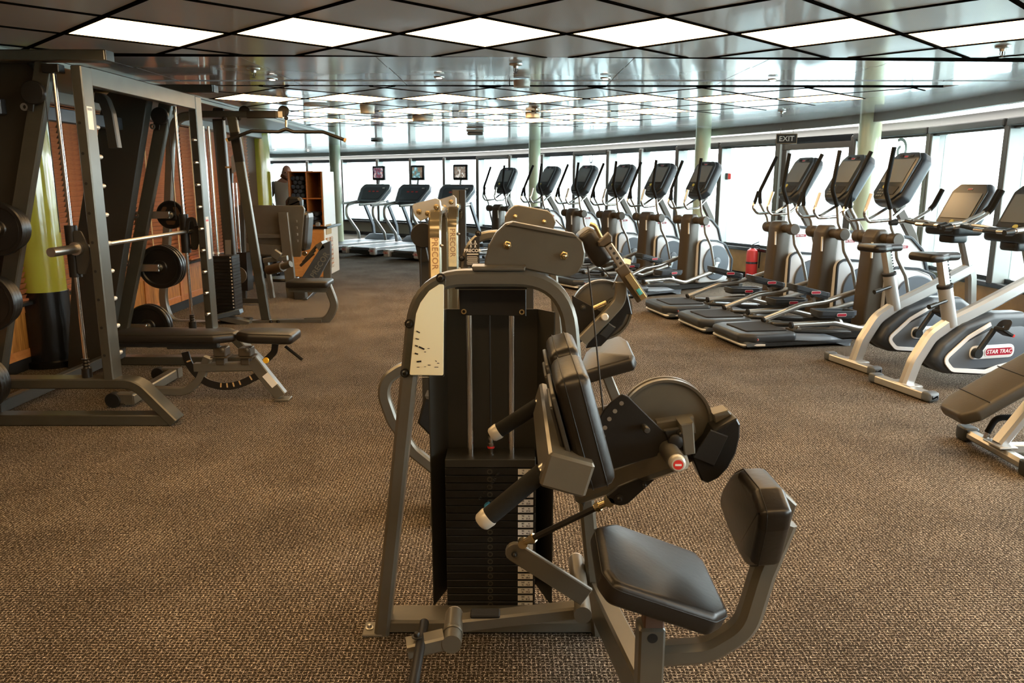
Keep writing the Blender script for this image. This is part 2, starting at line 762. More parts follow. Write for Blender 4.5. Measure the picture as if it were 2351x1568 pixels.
def slab_poly(mb, poly, z0, z1):
    n = len(poly)
    mb.add([(x, y, z0) for x, y in poly] + [(x, y, z1) for x, y in poly],
           [list(range(n))[::-1], list(range(n, 2 * n))] + [(i, (i + 1) % n, n + (i + 1) % n, n + i) for i in range(n)])


for reg in (REG1, REG2):
    mb = MB()
    slab_poly(mb, reg, CZ - .0033, CZ + .0295)
    struct('grid_backing', mb, M['grid'], ceiling, smooth=0)
n_tile = 0
LAMPS = []
for zone, (reg, org, gap) in enumerate(((REG1, Vector((-1.930, 3.943)), .016), (REG2, Vector((-2.403, 7.291)), .014), (REG_BACK, Vector((-1.930, 3.943)), .013))):
    for i in range(-22, 22):
        for j in range(-22, 22):
            o = org + LU * (i * TS) + LV * (j * TS)
            c = o + (LU + LV) * TS / 2
            corners = [o + LU * gap + LV * gap, o + LU * (TS - gap) + LV * gap, o + (LU + LV) * (TS - gap), o + LU * gap + LV * (TS - gap)]
            poly = clip([(p.x, p.y) for p in corners], reg)
            if len(poly) < 3 or abs(area2(poly)) < .004:
                continue
            full = abs(area2(poly)) > .97 * (TS - 2 * gap) ** 2
            # rows of lamps: every third half step away from the first row (i + j = 0)
            if full and (i + j) % 3 == 0 and c.y > .2:
                LAMPS.append((c, gap, zone))
                continue
            if zone == 2:
                continue
            mb = MB()
            slab_poly(mb, poly, CZ - .004, CZ + .001)
            struct('ceiling_tile', mb, M['tile_perf'] if zone == 0 else M['tile'], ceiling, smooth=0)
            n_tile += 1
# black grid bars between the tiles, a little proud of them
for reg, org, bw in ((REG1, Vector((-1.930, 3.943)), .011), (REG2, Vector((-2.403, 7.291)), .009)):
    for D1, D2 in ((LU, LV), (LV, LU)):
        for k in range(-22, 22):
            o = org + D2 * (k * TS)
            q = [o - D1 * 14 - D2 * bw, o + D1 * 14 - D2 * bw, o + D1 * 14 + D2 * bw, o - D1 * 14 + D2 * bw]
            q = [(p.x, p.y) for p in q]
            if area2(q) < 0:
                q = q[::-1]
            poly = clip(q, reg)
            if len(poly) < 3 or abs(area2(poly)) < .002:
                continue
            mb = MB()
            slab_poly(mb, poly, CZ - (.009 if reg is REG1 else .0072), CZ - .003)
            struct('grid_bar', mb, M['grid'], ceiling, smooth=0)
# rear part of the ceiling (behind the camera), plain
mb = MB()
slab_poly(mb, REG_BACK, CZ + .012, CZ + .028)
struct('ceiling_panel', mb, M['tile_perf'], ceiling, smooth=0)

# smooth glossy band between the two tiled fields
seams = [-2.99, -2.62, -1.72, -.86, -.02, .78, 1.66, 2.5, 3.4, 4.3, 4.93]
rows = [(5.21, 5.70), (5.705, 6.45), (6.455, 6.70)]
for r, (y0, y1) in enumerate(rows):
    for a, b in zip(seams, seams[1:]):
        mb = MB()
        s0 = 5.205 + max(0, a) * .0655 if r == 0 else y0
        s1 = 5.205 + max(0, b) * .0655 if r == 0 else y0
        slab_poly(mb, [(a + .003, s0 + .006), (b - .003, s1 + .006), (b - .003, y1), (a + .003, y1)], CZ + (.006 if r == 1 else 0), CZ + .028)
        struct('ceiling_panel', mb, M['ceil'], ceiling, smooth=0)
# smooth ceiling round the second tiled field
for poly in ([(SOFX, 6.70), (-2.89, 6.70), (-2.89, 11.63), (SOFX, 11.63)],
             [(3.66, 6.70), (4.95, 6.70), (4.83, 9.2), (4.5, 10.4), (3.95, 11.6), (2.6, 11.6), (.95, 11.6), (3.09, 8.62)],
             [(SOFX, 11.64), (3.95, 11.64), (3.4, 12.85), (2.4, 14.5), (.7, 16.7), (SOFX, 16.7)],
             [(FARL, 16.71), (.7, 16.71), (-.72, 18.9), (-2.6, 20.9), (-4.8, 22.8), (-7.3, 24.2), (FARL, 24.2)],
             [(FARL, 12.8), (SOFX - .01, 12.8), (SOFX - .01, 16.7), (FARL, 16.7)]):
    mb = MB()
    slab_poly(mb, poly, CZ, CZ + .028)
    struct('ceiling_panel', mb, M['ceil'], ceiling, smooth=0)
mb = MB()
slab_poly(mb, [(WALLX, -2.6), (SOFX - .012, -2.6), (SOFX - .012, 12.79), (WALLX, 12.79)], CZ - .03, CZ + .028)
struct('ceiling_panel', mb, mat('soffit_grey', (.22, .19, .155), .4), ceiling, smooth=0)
mb = MB()
mb.box((SOFX, 5.5, CZ - .018), (.03, 16.2, .03))
struct('trim_1', mb, mat('white_trim', (.62, .58, .50), .4))

# lamps: one thing each
mbf = MB()
h = TS / 2 - .015
for k in range(4):
    R = Matrix.Rotation(ANG + k * PI / 2, 3, 'Z')
    mbf.box(R @ Vector((h - .004, 0, .004)), (.008, 2 * h, .006), R)
me_f = mbf.mesh('frame', M['frame_dark'], world=False, smooth=0)
mbd = MB()
mbd.box((0, 0, .004), (2 * h - .012, 2 * h - .012, .005), Matrix.Rotation(ANG, 3, 'Z'))
me_d = mbd.mesh('diffuser', M['panel_light'], world=False, smooth=0)
LAMPS.sort(key=lambda t: (t[0].y, t[0].x))
for c, gap, zone in LAMPS:
    zc_ = c.y * CP - (CZ - EYE) * SP
    lpx, lpy = 1175.5 + FPX * c.x / zc_, 784 - FPX * (c.y * SP + (CZ - EYE) * CP) / zc_
    lrow = sorted([q[0].x for q in LAMPS if q[2] == zone and abs(q[0].y - c.y) < .12])
    rws = sorted({round(q[0].y, 1) for q in LAMPS if q[2] == zone})
    pos = ('leftmost', 'second from left', 'third from left', 'fourth from left', 'fifth from left', 'sixth from left', 'seventh from left', 'eighth from left', 'ninth from left', 'tenth from left')[lrow.index(c.x)]
    if zone == 1 or (zone == 0 and lpy > 20):
        rn = ('nearest', 'second', 'third', 'fourth', 'fifth')[min(4, [i for i, v in enumerate(rws) if abs(v - c.y) < .15][0])] if zone == 1 else 'big near'
        lab = 'bright square ceiling panel, %s in the %s row%s' % (pos, rn, ' beyond' if zone == 1 else '')
        grp = 'light panels of the far tiled ceiling field' if zone == 1 else 'light panels of the near tiled ceiling field'
    elif zone == 2:
        lab = 'square ceiling light panel in the tiled field over the front of the gym'
        grp = 'ceiling light panels over the front of the gym'
    elif zone == 0:
        lab = 'square light panel above the top edge of the view, in the near tiled ceiling'
        grp = 'light panels of the near tiled ceiling field'
    o = bpy.data.objects.new('ceiling_light', None)
    COL.objects.link(o)
    o.location = (c.x, c.y, CZ - .006)
    tag(o, lab, 'ceiling light', grp)
    share('frame', me_f, o)
    share('diffuser', me_d, o)

# ---------------- left wall with wainscot and wooden blinds
mb = MB()
mb.box((WALLX - .06, 5.1, CZ / 2), (.12, 15.4, CZ + .06))
wl = struct('wall_left', mb, mat('brown_wall', (.10, .055, .03), .6))
mb = MB()
mb.box((WALLX + .012, 5.1, .05), (.025, 15.4, .10))
struct('baseboard_left', mb, M['black'])
mb = MB()
mb.box((WALLX + .05, 5.1, .545), (.12, 15.4, .03), b=.006)
struct('trim_2', mb, M['sill'])
mb = MB()
mb.box((WALLX + .05, 5.1, 2.20), (.12, 15.4, .12), b=.01)
struct('trim_3', mb, mat('pelmet_grey', (.26, .21, .17), .4))
y = 3.0
while y < 12.0:
    mb = MB()
    mb.box((WALLX + .008, y + .42, .315), (.016, .80, .30))
    struct('bamboo_panel', mb, M['bamboo'], wl, smooth=0)
    mb = MB()
    mb.box((WALLX + .012, y - .02, .315), (.024, .09, .43))
    mb.box((WALLX + .0125, y + .42, .135), (.025, .80, .07))
    mb.box((WALLX + .0125, y + .42, .495), (.025, .80, .07))
    struct('panel_frame', mb, M['orange_wood'], wl, smooth=0)
    y += .90
mb = MB()
mb.box((FARL - .06, 18.6, CZ / 2), (.12, 11.7, CZ + .06))
struct('wall_far_left', mb, mat('dim_wall', (.10, .09, .08), .6))
mb = MB()
mb.box(((FARL + WALLX) / 2 - .06, 12.8, CZ / 2), (WALLX - FARL, .12, CZ + .06))
struct('wall_return', mb, mat('dim_wall_b', (.10, .09, .08), .6))
mb = MB()
mb.box((.5, -2.66, CZ / 2), (9.2, .12, CZ + .06))
struct('wall_rear', mb, mat('warm_wall', (.34, .24, .15), .6))

# blinds: every slat a part
BL = [(4.55, 5.72), (5.78, 6.95), (7.01, 8.18), (8.24, 9.41), (9.47, 10.64), (10.70, 11.87)]
mb = MB()
mb.box((0, 0, 0), (.050, 1.15, .0035), Matrix.Rotation(math.radians(-58), 3, 'Y'))
me_slat = mb.mesh('slat', M['blind'], world=False, smooth=0)
ordn = ['nearest the camera', 'behind the near column', 'behind the near weight rack', 'behind the counterbalanced rack', 'beside the cable tower', 'behind the second stack', 'next to the far lime column']
for bi, (y0, y1) in enumerate(BL):
    yc = (y0 + y1) / 2
    t = thing('wooden_blind', 'cherry wood slatted window blind on the left wall, ' + ordn[bi], 'blind', (WALLX + .05, yc, .56), 0, 'wooden blinds on the left wall')
    local()
    nsl = 35
    for k in range(nsl):
        share('slat', me_slat, t, Matrix.Translation((0, 0, .03 + k * .0445)))
    mb = MB()
    mb.box((0, 0, .012), (.055, 1.15, .02), b=.004)
    part('bottom_rail', mb, M['blind'], t)
    mb = MB()
    mb.box((0, 0, 1.60), (.06, 1.16, .05), b=.004)
    part('head_rail', mb, M['blind'], t)
    for s in (-.33, .33):
        mb = MB()
        mb.box((.031, s, .80), (.002, .028, 1.58))
        part('ladder_tape', mb, M['tape'], t)

# ---------------- window wall
HEAD, SILLZ = 2.07, .46
WN = len(WALL)


def seg_frame(a, b):
    a, b = Vector((a[0], a[1], 0)), Vector((b[0], b[1], 0))
    d = (b - a).normalized()
    n = Vector((-d.y, d.x, 0))     # towards the room (WALL runs anticlockwise, room on its left)
    return a, b, d, n


lower, sillm, headm, beam = MB(), MB(), MB(), MB()
wi = 0
DOORSEG = 5
for k in range(WN - 1):
    SILLZ = .46 if k < 8 else .38
    a, b, d, n = seg_frame(WALL[k], WALL[k + 1])
    L = (b - a).length
    R = Matrix((d, n, Vector((0, 0, 1)))).transposed()
    c = (a + b) / 2
    out = -n
    is_door = (k == 4)
    # wall below the glass, sill, head
    mb = MB()
    if not is_door:
        mb.box(c + out * .08 + Vector((0, 0, SILLZ / 2)), (L + .03, .12, SILLZ), R)
        w = struct('wall_window_%d' % (k + 1), mb, M['maple'] if k < 8 else M['greypanel'])
        mb = MB()
        mb.box(c + out * .03 + Vector((0, 0, SILLZ + .012)), (L + .05, .26, .05), R, b=.006)
        struct('trim_%d' % (10 + k), mb, M['sill'])
        mb = MB()
        mb.box(c + n * -.012 + Vector((0, 0, .05)), (L, .02, .10), R)
        struct('baseboard_window_%d' % (k + 1), mb, M['sill'])
    mb = MB()
    mb.box(c + out * .09 + Vector((0, 0, (HEAD + CZ + .1) / 2)), (L + .04, .14, CZ + .1 - HEAD), R)
    struct('wall_head_%d' % (k + 1), mb, M['cove'])
    # window: frame, panes
    if k == 0:
        xs = [i * 9.5 / 9 for i in range(10)]
    else:
        xs = [0, L]
    z0, z1 = (.02, HEAD - .06) if is_door else (SILLZ + .03, HEAD)
    wi += 1
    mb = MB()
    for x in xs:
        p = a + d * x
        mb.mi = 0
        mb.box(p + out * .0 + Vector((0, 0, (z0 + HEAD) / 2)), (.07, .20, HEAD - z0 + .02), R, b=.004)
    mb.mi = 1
    mb.box(c + out * .02 + Vector((0, 0, HEAD - .01)), (L, .16, .085), R)
    mb.box(c + out * .06 + Vector((0, 0, z0 + .02)), (L, .06, .05), R)
    wname = 'door_1' if is_door else 'window_%d' % wi
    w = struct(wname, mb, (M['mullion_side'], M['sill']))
    mb = MB()
    for x in xs:
        p = a + d * x
        mb.box(p + n * .106 + Vector((0, 0, (z0 + HEAD) / 2)), (.078, .012, HEAD - z0), R, b=.003)
    struct('mullion_face', mb, M['mullion'], w)
    if k == 0:
        for x0, x1 in zip(xs, xs[1:]):
            mb = MB()
            mb.box(a + d * ((x0 + x1) / 2) + out * .07 + Vector((0, 0, (z0 + z1) / 2)), (x1 - x0 - .06, .008, z1 - z0 - .04), R)
            struct('pane', mb, M['glass'], w, smooth=0)
    else:
        mb = MB()
        mb.box(c + out * .07 + Vector((0, 0, (z0 + z1) / 2)), (L - .07, .008, z1 - z0 - .04), R)
        struct('pane', mb, M['glass'], w, smooth=0)
    if is_door:
        mb = MB()
        mb.box(c + n * .02 + Vector((0, 0, HEAD - .05)), (L - .08, .08, .17), R, b=.006)
        mb.box(a + d * .085 + n * .02 + Vector((0, 0, 1.0)), (.09, .07, 1.94), R, b=.006)
        mb.box(b - d * .085 + n * .02 + Vector((0, 0, 1.0)), (.09, .07, 1.94), R, b=.006)
        mb.box(c + n * .02 + Vector((0, 0, .12)), (L - .08, .07, .2), R, b=.006)
        struct('door_frame', mb, M['mullion'], w)
        mb = MB()
        q = b - d * .15 + n * .09 + Vector((0, 0, 1.02))
        mb.sweep([q, q - d * .11], .02, n=8)
        mb.cyl(q - n * .06, q, .02)
        struct('door_handle', mb, M['steel'], w)
    # roller-blind cassette along the head
    if k in (1, 2, 3, 5, 6, 9, 12):
        mb = MB()
        mb.box(c + n * .10 + Vector((0, 0, HEAD - .005)), (L - .05, .08, .075), R, b=.01)
        mb.box(c + n * .06 + Vector((0, 0, HEAD - .055)), (L - .1, .02, .02), R)
        for s in (-1, 1):
            mb.box(c + d * s * (L / 2 - .04) + n * .06 + Vector((0, 0, HEAD - .02)), (.03, .10, .10), R)
        o = struct('blind_cassette', mb, M['frame_dark'], w)

# fascia beam and bright cove between it and the windows
INW = [(a, b) for a, b in zip(WALL, WALL[1:])]
off = .62


def offset_line(pts, d):
    out = []
    for i, p in enumerate(pts):
        a = pts[max(i - 1, 0)]
        b = pts[min(i + 1, len(pts) - 1)]
        t = Vector((b[0] - a[0], b[1] - a[1])).normalized()
        out.append((p[0] - t.y * d, p[1] + t.x * d))
    return out


BL_IN = offset_line(WALL, .60)
BL_OUT = offset_line(WALL, .52)
WL_OUT = offset_line(WALL, .02)
n = len(WALL)
mb = MB()
for (pts, z0, z1, pts2) in ((BL_IN, 2.172, CZ + .02, BL_OUT),):
    ring = []
    for i in range(n):
        ring += [(*pts[i], z0), (*pts2[i], z0), (*pts2[i], z1), (*pts[i], z1)]
    fs = []
    for i in range(n - 1):
        for k in range(4):
            fs.append((i * 4 + k, i * 4 + (k + 1) % 4, (i + 1) * 4 + (k + 1) % 4, (i + 1) * 4 + k))
    mb.add(ring, fs)
struct('trim_4', mb, M['fascia'])
mb = MB()
ring = []
for i in range(n):
    a, b = BL_OUT[i], WL_OUT[i]
    ring += [(*a, 2.20), (*b, 2.20), (*b, 2.24), (*a, 2.24)]
mb.add(ring, fs)
struct('trim_5', mb, M['cove'])
# light strips let into the cove
cv0, cv1 = offset_line(WALL, .46), offset_line(WALL, .10)
for i in range(n - 1):
    mb = MB()
    a, b, c_, d_ = cv0[i], cv0[i + 1], cv1[i + 1], cv1[i]
    mb.add([(*a, 2.188), (*b, 2.188), (*c_, 2.188), (*d_, 2.188), (*a, 2.199), (*b, 2.199), (*c_, 2.199), (*d_, 2.199)], [(0, 1, 2, 3), (7, 6, 5, 4), (0, 4, 5, 1), (1, 5, 6, 2), (2, 6, 7, 3), (3, 7, 4, 0)])
    struct('trim_%d' % (40 + i), mb, M['cove_light'], smooth=0)
# curled emblems stuck on two panes
def curl(px, py, k, rad):
    a, b, d, nrm = seg_frame(WALL[k], WALL[k + 1])
    pc = onpl(px, py, a - nrm * .064, nrm)
    pth = []
    for i in range(26):
        u = i / 25
        an = 5.4 * u * 1.25 + 1.0
        r_ = rad * (1 - .72 * u)
        pth.append(pc + d * math.cos(an) * r_ + Vector((0, 0, 1)) * math.sin(an) * r_ * 1.25)
    mb = MB()
    mb.sweep(pth, rad * .34, .003, up=tuple(nrm), ch=.1)
    o = struct('emblem', mb, mat('frosted_emblem', (.42, .52, .58), .5))
    del o['kind']
    tag(o, 'pale blue grey curled emblem on the window pane ' + ('right of the thick pale green column' if px > 1800 else 'above the far ellipticals'), 'emblem')


def onpl(px, py, O, N):
    d_ = ray(px, py)
    e = Vector((0, 0, EYE))
    return e + d_ * ((O - e).dot(N) / d_.dot(N))


curl(2068, 345, 3, .11)
curl(1356, 365, 8, .10)

# outside: deck, bulwark rail, sea
mb = MB()
mb.add([(-60, -40, -.25), (60, -40, -.25), (60, 26, -.25), (-60, 26, -.25)], [(0, 1, 2, 3)])
mb2 = MB()
dk = offset_line(WALL, -.2)
dk2 = offset_line(WALL, -2.6)
ring = []
for i in range(n):
    ring += [(*dk[i], -.02), (*dk2[i], -.02), (*dk2[i], -.12), (*dk[i], -.12)]
mb2.add(ring, fs)
struct('floor_deck', mb2, mat('pale_deck', (.62, .74, .76), .6))
mb2 = MB()
ring = []
r1, r2 = offset_line(WALL, -2.6), offset_line(WALL, -2.68)
for i in range(n):
    ring += [(*r1[i], -.05), (*r2[i], -.05), (*r2[i], .98), (*r1[i], .98)]
mb2.add(ring, fs)
struct('wall_bulwark', mb2, mat('pale_bulwark', (.70, .80, .82), .5))
mb2 = MB()
rr = offset_line(WALL, -2.62)
mb2.sweep([(x, y, 1.12) for x, y in rr], .06, n=8)
for i in range(n):
    mb2.cyl((*rr[i], .98), (*rr[i], 1.12), .015, n=6)
struct('trim_6', mb2, mat('grey_rail', (.45, .50, .52), .5))
mb2 = MB()
mb2.add([(-900, -900, -18), (900, -900, -18), (900, 1500, -18), (-900, 1500, -18)], [(0, 1, 2, 3)])
struct('floor_sea', mb2, mat('sea', (.35, .52, .56), .25))

# columns
def column(px0, px1, Y, r, green, base, label, rz=.0):
    c = AY((px0 + px1) / 2, 500, Y)
    t = thing('round_column', label, 'column', (c.x, c.y, 0))
    mb = MB()
    mb.lathe((c.x, c.y, base), (0, 0, 1), [(r, 0), (r, CZ - base)], 36)
    part('shaft', mb, green, t)
    if base:
        mb = MB()
        mb.lathe((c.x, c.y, 0), (0, 0, 1), [(r + .05, 0), (r + .05, .05), (r + .012, .055), (r + .012, base), (r, base)], 36)
        part('base_sleeve', mb, M['black_gloss'], t)
    return t


column(40, 125, 6.40, .165, M['green'], .62, 'glossy lime green column with a black sleeve base beside the blinds at far left')
column(581, 627, 12.55, .160, M['green'], .62, 'glossy lime green column at the far end of the wooden blinds')
column(763, 787, 17.6, .12, M['green_pale'], .0, 'slim pale green column behind the towel cabinet')
column(1213, 1240, 15.6, .115, M['green_pale'], .0, 'slim pale green column behind the row of ellipticals, at mid window wall')
column(1590, 1622, 12.2, .115, M['green_pale'], .0, 'slim pale green column left of the door, behind an elliptical console')
column(1956, 2004, 9.5, .125, M['green_pale'], .0, 'thick pale green column right of the door, behind the ellipticals')
# ---------------------------------------------------------------- ellipticals (local: x forward, y to the left, z up)
def badge(parent, O, U, V, w, h, txt=True, fill=None, size=None):
    U, V = Vector(U).normalized(), Vector(V).normalized()
    N = U.cross(V)
    mb = MB()
    mb.slab(Vector(O), U, V, rpoly([(-w / 2, -h / 2), (w / 2, -h / 2), (w / 2, h / 2), (-w / 2, h / 2)], h * .45), .003)
    b = part('badge', mb, M['white_ink'], parent)
    mb = MB()
    mb.slab(Vector(O) + N * .0016, U, V, rpoly([(-w / 2 + h * .1, -h * .4), (w / 2 - h * .1, -h * .4), (w / 2 - h * .1, h * .4), (-w / 2 + h * .1, h * .4)], h * .38), .002)
    # the red field and the lettering sit on the badge as parts of the same thing
    part('badge_field', mb, fill or M['badge'], parent)
    if txt:
        text_part('lettering', 'STAR TRAC', Vector(O) + N * .0030, U, V, size or h * .62, M['white_ink'], parent, bold=.0006, xs=1.05, shear=.15)
    return b


def xz(pts):
    return [(p[0], p[1]) for p in pts]


def make_elliptical():
    t = thing('elliptical_trainer', '', 'elliptical')
    local()
    X, Yv, Z = Vector((1, 0, 0)), Vector((0, 1, 0)), Vector((0, 0, 1))
    # rear ramp housing
    mb = MB()
    mb.slab((0, 0, 0), X, Z, rpoly([(-1.50, .015), (-1.48, .075), (-1.30, .118), (-.98, .125), (-.62, .10), (-.40, .03), (-.40, .015)], .03), .66, .05, 3)
    rb = part('rear_housing', mb, M['graphite_light'], t)
    mb = MB()
    for s in (-1, 1):
        mb.box((-.66, s * .17, .125), (.62, .13, .03), Matrix.Rotation(math.radians(4), 3, 'Y'), b=.008)
    part('roller_track', mb, M['frame_dark'], t)
    mb = MB()
    mb.slab((0, 0, .105), X, Yv, rpoly([(-1.53, -.26), (-1.40, -.345), (-1.0, -.345), (-.97, -.30), (-.97, .30), (-1.0, .345), (-1.40, .345), (-1.53, .26)], .05), .085, .03, 3)
    sc = part('step_cover', mb, M['graphite'], t)
    mb = MB()
    mb.slab((-1.22, 0, .152), X, Yv, rpoly([(-.2, -.2), (.2, -.24), (.2, .24), (-.2, .2)], .03), .012, .004)
    part('grip_pad', mb, M['rubber'], sc)
    mb = MB()
    mb.sweep(fillet([(-1.30, -.340, .045), (-1.50, -.30, .045), (-1.50, .30, .045), (-1.30, .340, .045)], .05), .022, n=6)
    part('rear_bumper', mb, M['white_shroud'], t)
    badge(t, (-1.40, -.330, .10), (.82, -.57, 0), (0, 0, 1), .07, .022, txt=False)
    # base beam and front foot
    mb = MB()
    mb.box((.1, 0, .05), (1.35, .12, .085), b=.012)
    mb.box((.72, 0, .045), (.09, .62, .07), b=.012)
    part('base_beam', mb, M['frame_dark'], t)
    # tower
    mb = MB()
    prof = rpoly([(-.145, .09), (.07, .09), (.075, .80), (.085, 1.0), (.03, 1.055), (-.06, 1.05), (-.10, .98), (-.11, .80)], .04)
    mb.slab((0, 0, 0), X, Z, prof, .20, .03, 3)
    tw = part('tower', mb, M['taupe'], t)
    mb = MB()
    mb.box((-.105, -.086, .86), (.012, .02, .15), Matrix.Rotation(math.radians(-2), 3, 'Y'))
    part('warning_label', mb, M['label'], tw)
    mb = MB()
    mb.lathe((0, -.31, .97), (0, 1, 0), [(0, 0), (.055, 0), (.063, .008), (.063, .09), (.055, .10), (.048, .12), (.048, .50), (.055, .52), (.063, .53), (.063, .612), (.055, .62), (0, .62)], 20)
    part('pivot_shaft', mb, M['taupe'], t)
    # shrouds
    mb = MB()
    mb.slab((0, 0, 0), X, Z, rpoly([(.04, .10), (.60, .10), (.62, .34), (.44, .84), (.32, .965), (.06, 1.00)], .07), .17, .02, 2)
    us = part('upper_shroud', mb, M['white_shroud'], t)
    for s in (-1, 1):
        mb = MB()
        mb.sweep(fillet([(.06, s * .088, 1.005), (.30, s * .088, .975), (.44, s * .088, .85), (.63, s * .088, .34)], .08), .024, .03, up=(0, 1, 0))
        part('shroud_trim', mb, M['graphite'], t)
    badge(us, (.20, -.0865, .885), (1, 0, 0), (0, 0, 1), .17, .034)
    mb = MB()
    mb.slab((0, 0, 0), X, Z, rpoly([(.03, .09), (.60, .09), (.67, .22), (.66, .42), (.52, .62), (.36, .68), (.10, .70), (.04, .64)], .09), .29, .03, 3)
    part('wheel_housing', mb, M['white_shroud'], t)
    for s in (-1, 1):
        mb = MB()
        mb.sweep(fillet([(.055, s * .148, .14), (.055, s * .148, .66), (.13, s * .148, .70), (.37, s * .148, .68), (.54, s * .148, .62), (.69, s * .148, .40), (.67, s * .148, .16)], .08), .02, .026, up=(0, 1, 0))
        part('housing_trim', mb, M['graphite'], t)
        mb = MB()
        mb.lathe((.37, s * .150, .37), (0, s, 0), [(0, 0), (.245, 0), (.245, .006), (.235, .014), (.075, .016), (.075, .030), (.065, .036), (0, .036)], 40)
        dc = part('wheel_disc', mb, M['graphite_light'], t)
        badge(dc, (.37, s * .188, .37), (-s * -1, 0, 0) if s < 0 else (-1, 0, 0), (0, 0, 1), .075, .026, txt=False)
    # mast
    mb = MB()
    mb.sweep(fillet([(.14, 0, 1.33), (.38, 0, .98), (.50, 0, .66)], .1), .085, .05, up=(0, 1, 0))
    part('mast', mb, M['taupe'], t)
    # console
    V = Vector((.50, 0, .866))
    C0 = Vector((.16, 0, 1.535))
    mb = MB()
    mb.slab(C0 + Vector((.05, 0, -.03)), Vector((0, -1, 0)), V, rpoly([(-.13, -.27), (.13, -.27), (.215, -.20), (.215, .20), (.155, .275), (-.155, .275), (-.215, .20), (-.215, -.20)], .05), .125, .035, 3)
    cn = part('console', mb, M['graphite'], t)
    fn = Vector((-.866, 0, .50))
    mb = MB()
    mb.slab(C0 + fn * .012 + Vector((0, 0, 0)), Vector((0, -1, 0)), V, rpoly([(-.115, -.25), (.115, -.25), (.185, -.17), (.185, .195), (.13, .255), (-.13, .255), (-.185, .195), (-.185, -.17)], .04), .03, .008, 2)
    part('console_face', mb, M['console'], cn)
    mb = MB()
    mb.slab(C0 + V * .055 + fn * .030, Vector((0, -1, 0)), V, rpoly([(-.15, -.125), (.15, -.125), (.15, .125), (-.15, .125)], .012), .004)
    part('screen', mb, M['screen_off'], cn)
    badge(cn, C0 + V * .205 + fn * .030, (0, -1, 0), V, .05, .018, txt=False)
    for s in (-1, 1):
        mb = MB()
        mb.slab(C0 + V * .215 + fn * .030 + Vector((0, s * .07, 0)), Vector((0, -1, 0)), V, rpoly([(-.025, -.012), (.025, -.012), (.02, .012), (-.02, .012)], .005), .004)
        part('vent', mb, M['ink'], cn)
    mb = MB()
    mb.lathe(C0 - V * .115 + fn * .028 + Vector((0, .06, 0)), fn, [(0, 0), (.022, 0), (.018, .008), (0, .009)], 14)
    part('start_key', mb, M['amber_key'], cn)
    mb = MB()
    for i in range(3):
        for j in range(3):
            mb.box(C0 - V * (.15 + .03 * i) + fn * .030 + Vector((0, .10 - j * .03, 0)), (.004, .022, .018), Matrix.Rotation(math.radians(30), 3, 'Y'))
    part('keypad', mb, M['screen_off'], cn)
    mb = MB()
    mb.slab(C0 - V * .15 + fn * .028 + Vector((0, -.07, 0)), Vector((0, -1, 0)), V, rpoly([(-.06, -.05), (.05, -.05), (.08, .04), (-.06, .04)], .015), .012, .004)
    part('cup_tray', mb, M['ink'], cn)
    # fixed chrome grips
    for s in (-1, 1):
        mb = MB()
        mb.sweep(fillet([(.20, s * .10, 1.27), (.0, s * .14, 1.14), (-.22, s * .155, 1.13), (-.28, s * .16, 1.20), (-.22, s * .16, 1.38)], .06), .030, n=8)
        g = part('fixed_grip', mb, M['chrome'], t)
        mb = MB()
        mb.sweep([(-.262, s * .16, 1.24), (-.218, s * .16, 1.385)], .038, n=8)
        part('contact_sleeve', mb, M['steel'] if s < 0 else M['foam'], g)
    # moving arms and foot links
    for s, up, lo, link, ped, pr in (
        (-1, [(0, .97), (-.06, 1.08), (-.09, 1.26), (-.16, 1.42), (-.11, 1.80)], [(0, .97), (.03, .80), (.14, .63), (.22, .36), (.24, .26)],
         [(-.95, .19), (-.52, .20), (-.24, .13), (.24, .24)], (-.52, .265, 2), 1),
        (1, [(0, .97), (-.02, 1.08), (-.13, 1.25), (-.14, 1.38), (.05, 1.78)], [(0, .97), (.05, .80), (.10, .65), (.13, .50), (.12, .46)],
         [(-1.02, .18), (-.64, .31), (-.36, .34), (.12, .47)], (-.58, .43, 14), 2)):
        yy = s * .27
        mb = MB()
        pth = fillet([(p[0], yy, p[1]) for p in up], .12, 6)
        mb.sweep(pth, .032, n=10)
        pth2 = fillet([(p[0], yy, p[1]) for p in lo], .12, 6)
        mb.sweep(pth2, .036, n=10)
        a = part('moving_arm', mb, M['silver_warm'], t)
        mb = MB()
        gp = [(p[0], yy, p[1]) for p in up]
        g0 = Vector(gp[2]).lerp(Vector(gp[1]), .05)
        mb.sweep(fillet([g0] + [Vector(q) for q in gp[3:]], .12, 6), .042, n=10)
        part('grip', mb, M['foam'], a)
        yl = s * .19
        mb = MB()
        mb.sweep(fillet([(p[0], yl, p[1]) for p in link], .15, 6), .055, n=12)
        lk = part('foot_link', mb, M['silver_warm'], t)
        mb = MB()
        e = Vector((link[0][0], yl, link[0][1]))
        d = (e - Vector((link[1][0], yl, link[1][1]))).normalized()
        mb.cyl(e, e + d * .02, .030)
        part('end_cap', mb, M['rubber'], lk)
        mb = MB()
        mb.cyl((e.x + .05, yl - .04, .155), (e.x + .05, yl + .04, .155), .022)
        mb.box((e.x + .05, yl, .175), (.05, .03, .05))
        part('roller', mb, M['steel'], lk)
        mb = MB()
        R = Matrix.Rotation(math.radians(ped[2]), 3, 'Y')
        U, W = R @ Vector((1, 0, 0)), Vector((0, 1, 0))
        O = Vector((ped[0], s * .17, ped[1]))
        mb.slab(O, U, W, rpoly([(-.19, -.08), (.15, -.085), (.21, -.04), (.21, .04), (.15, .085), (-.19, .08)], .03), .035, .012, 2)
        rim = fillet([O + U * p[0] + W * p[1] + Vector((0, 0, .03)) for p in [(-.19, -.08), (.15, -.085), (.21, -.04), (.21, .04), (.15, .085), (-.19, .08)]], .03, 3, True)
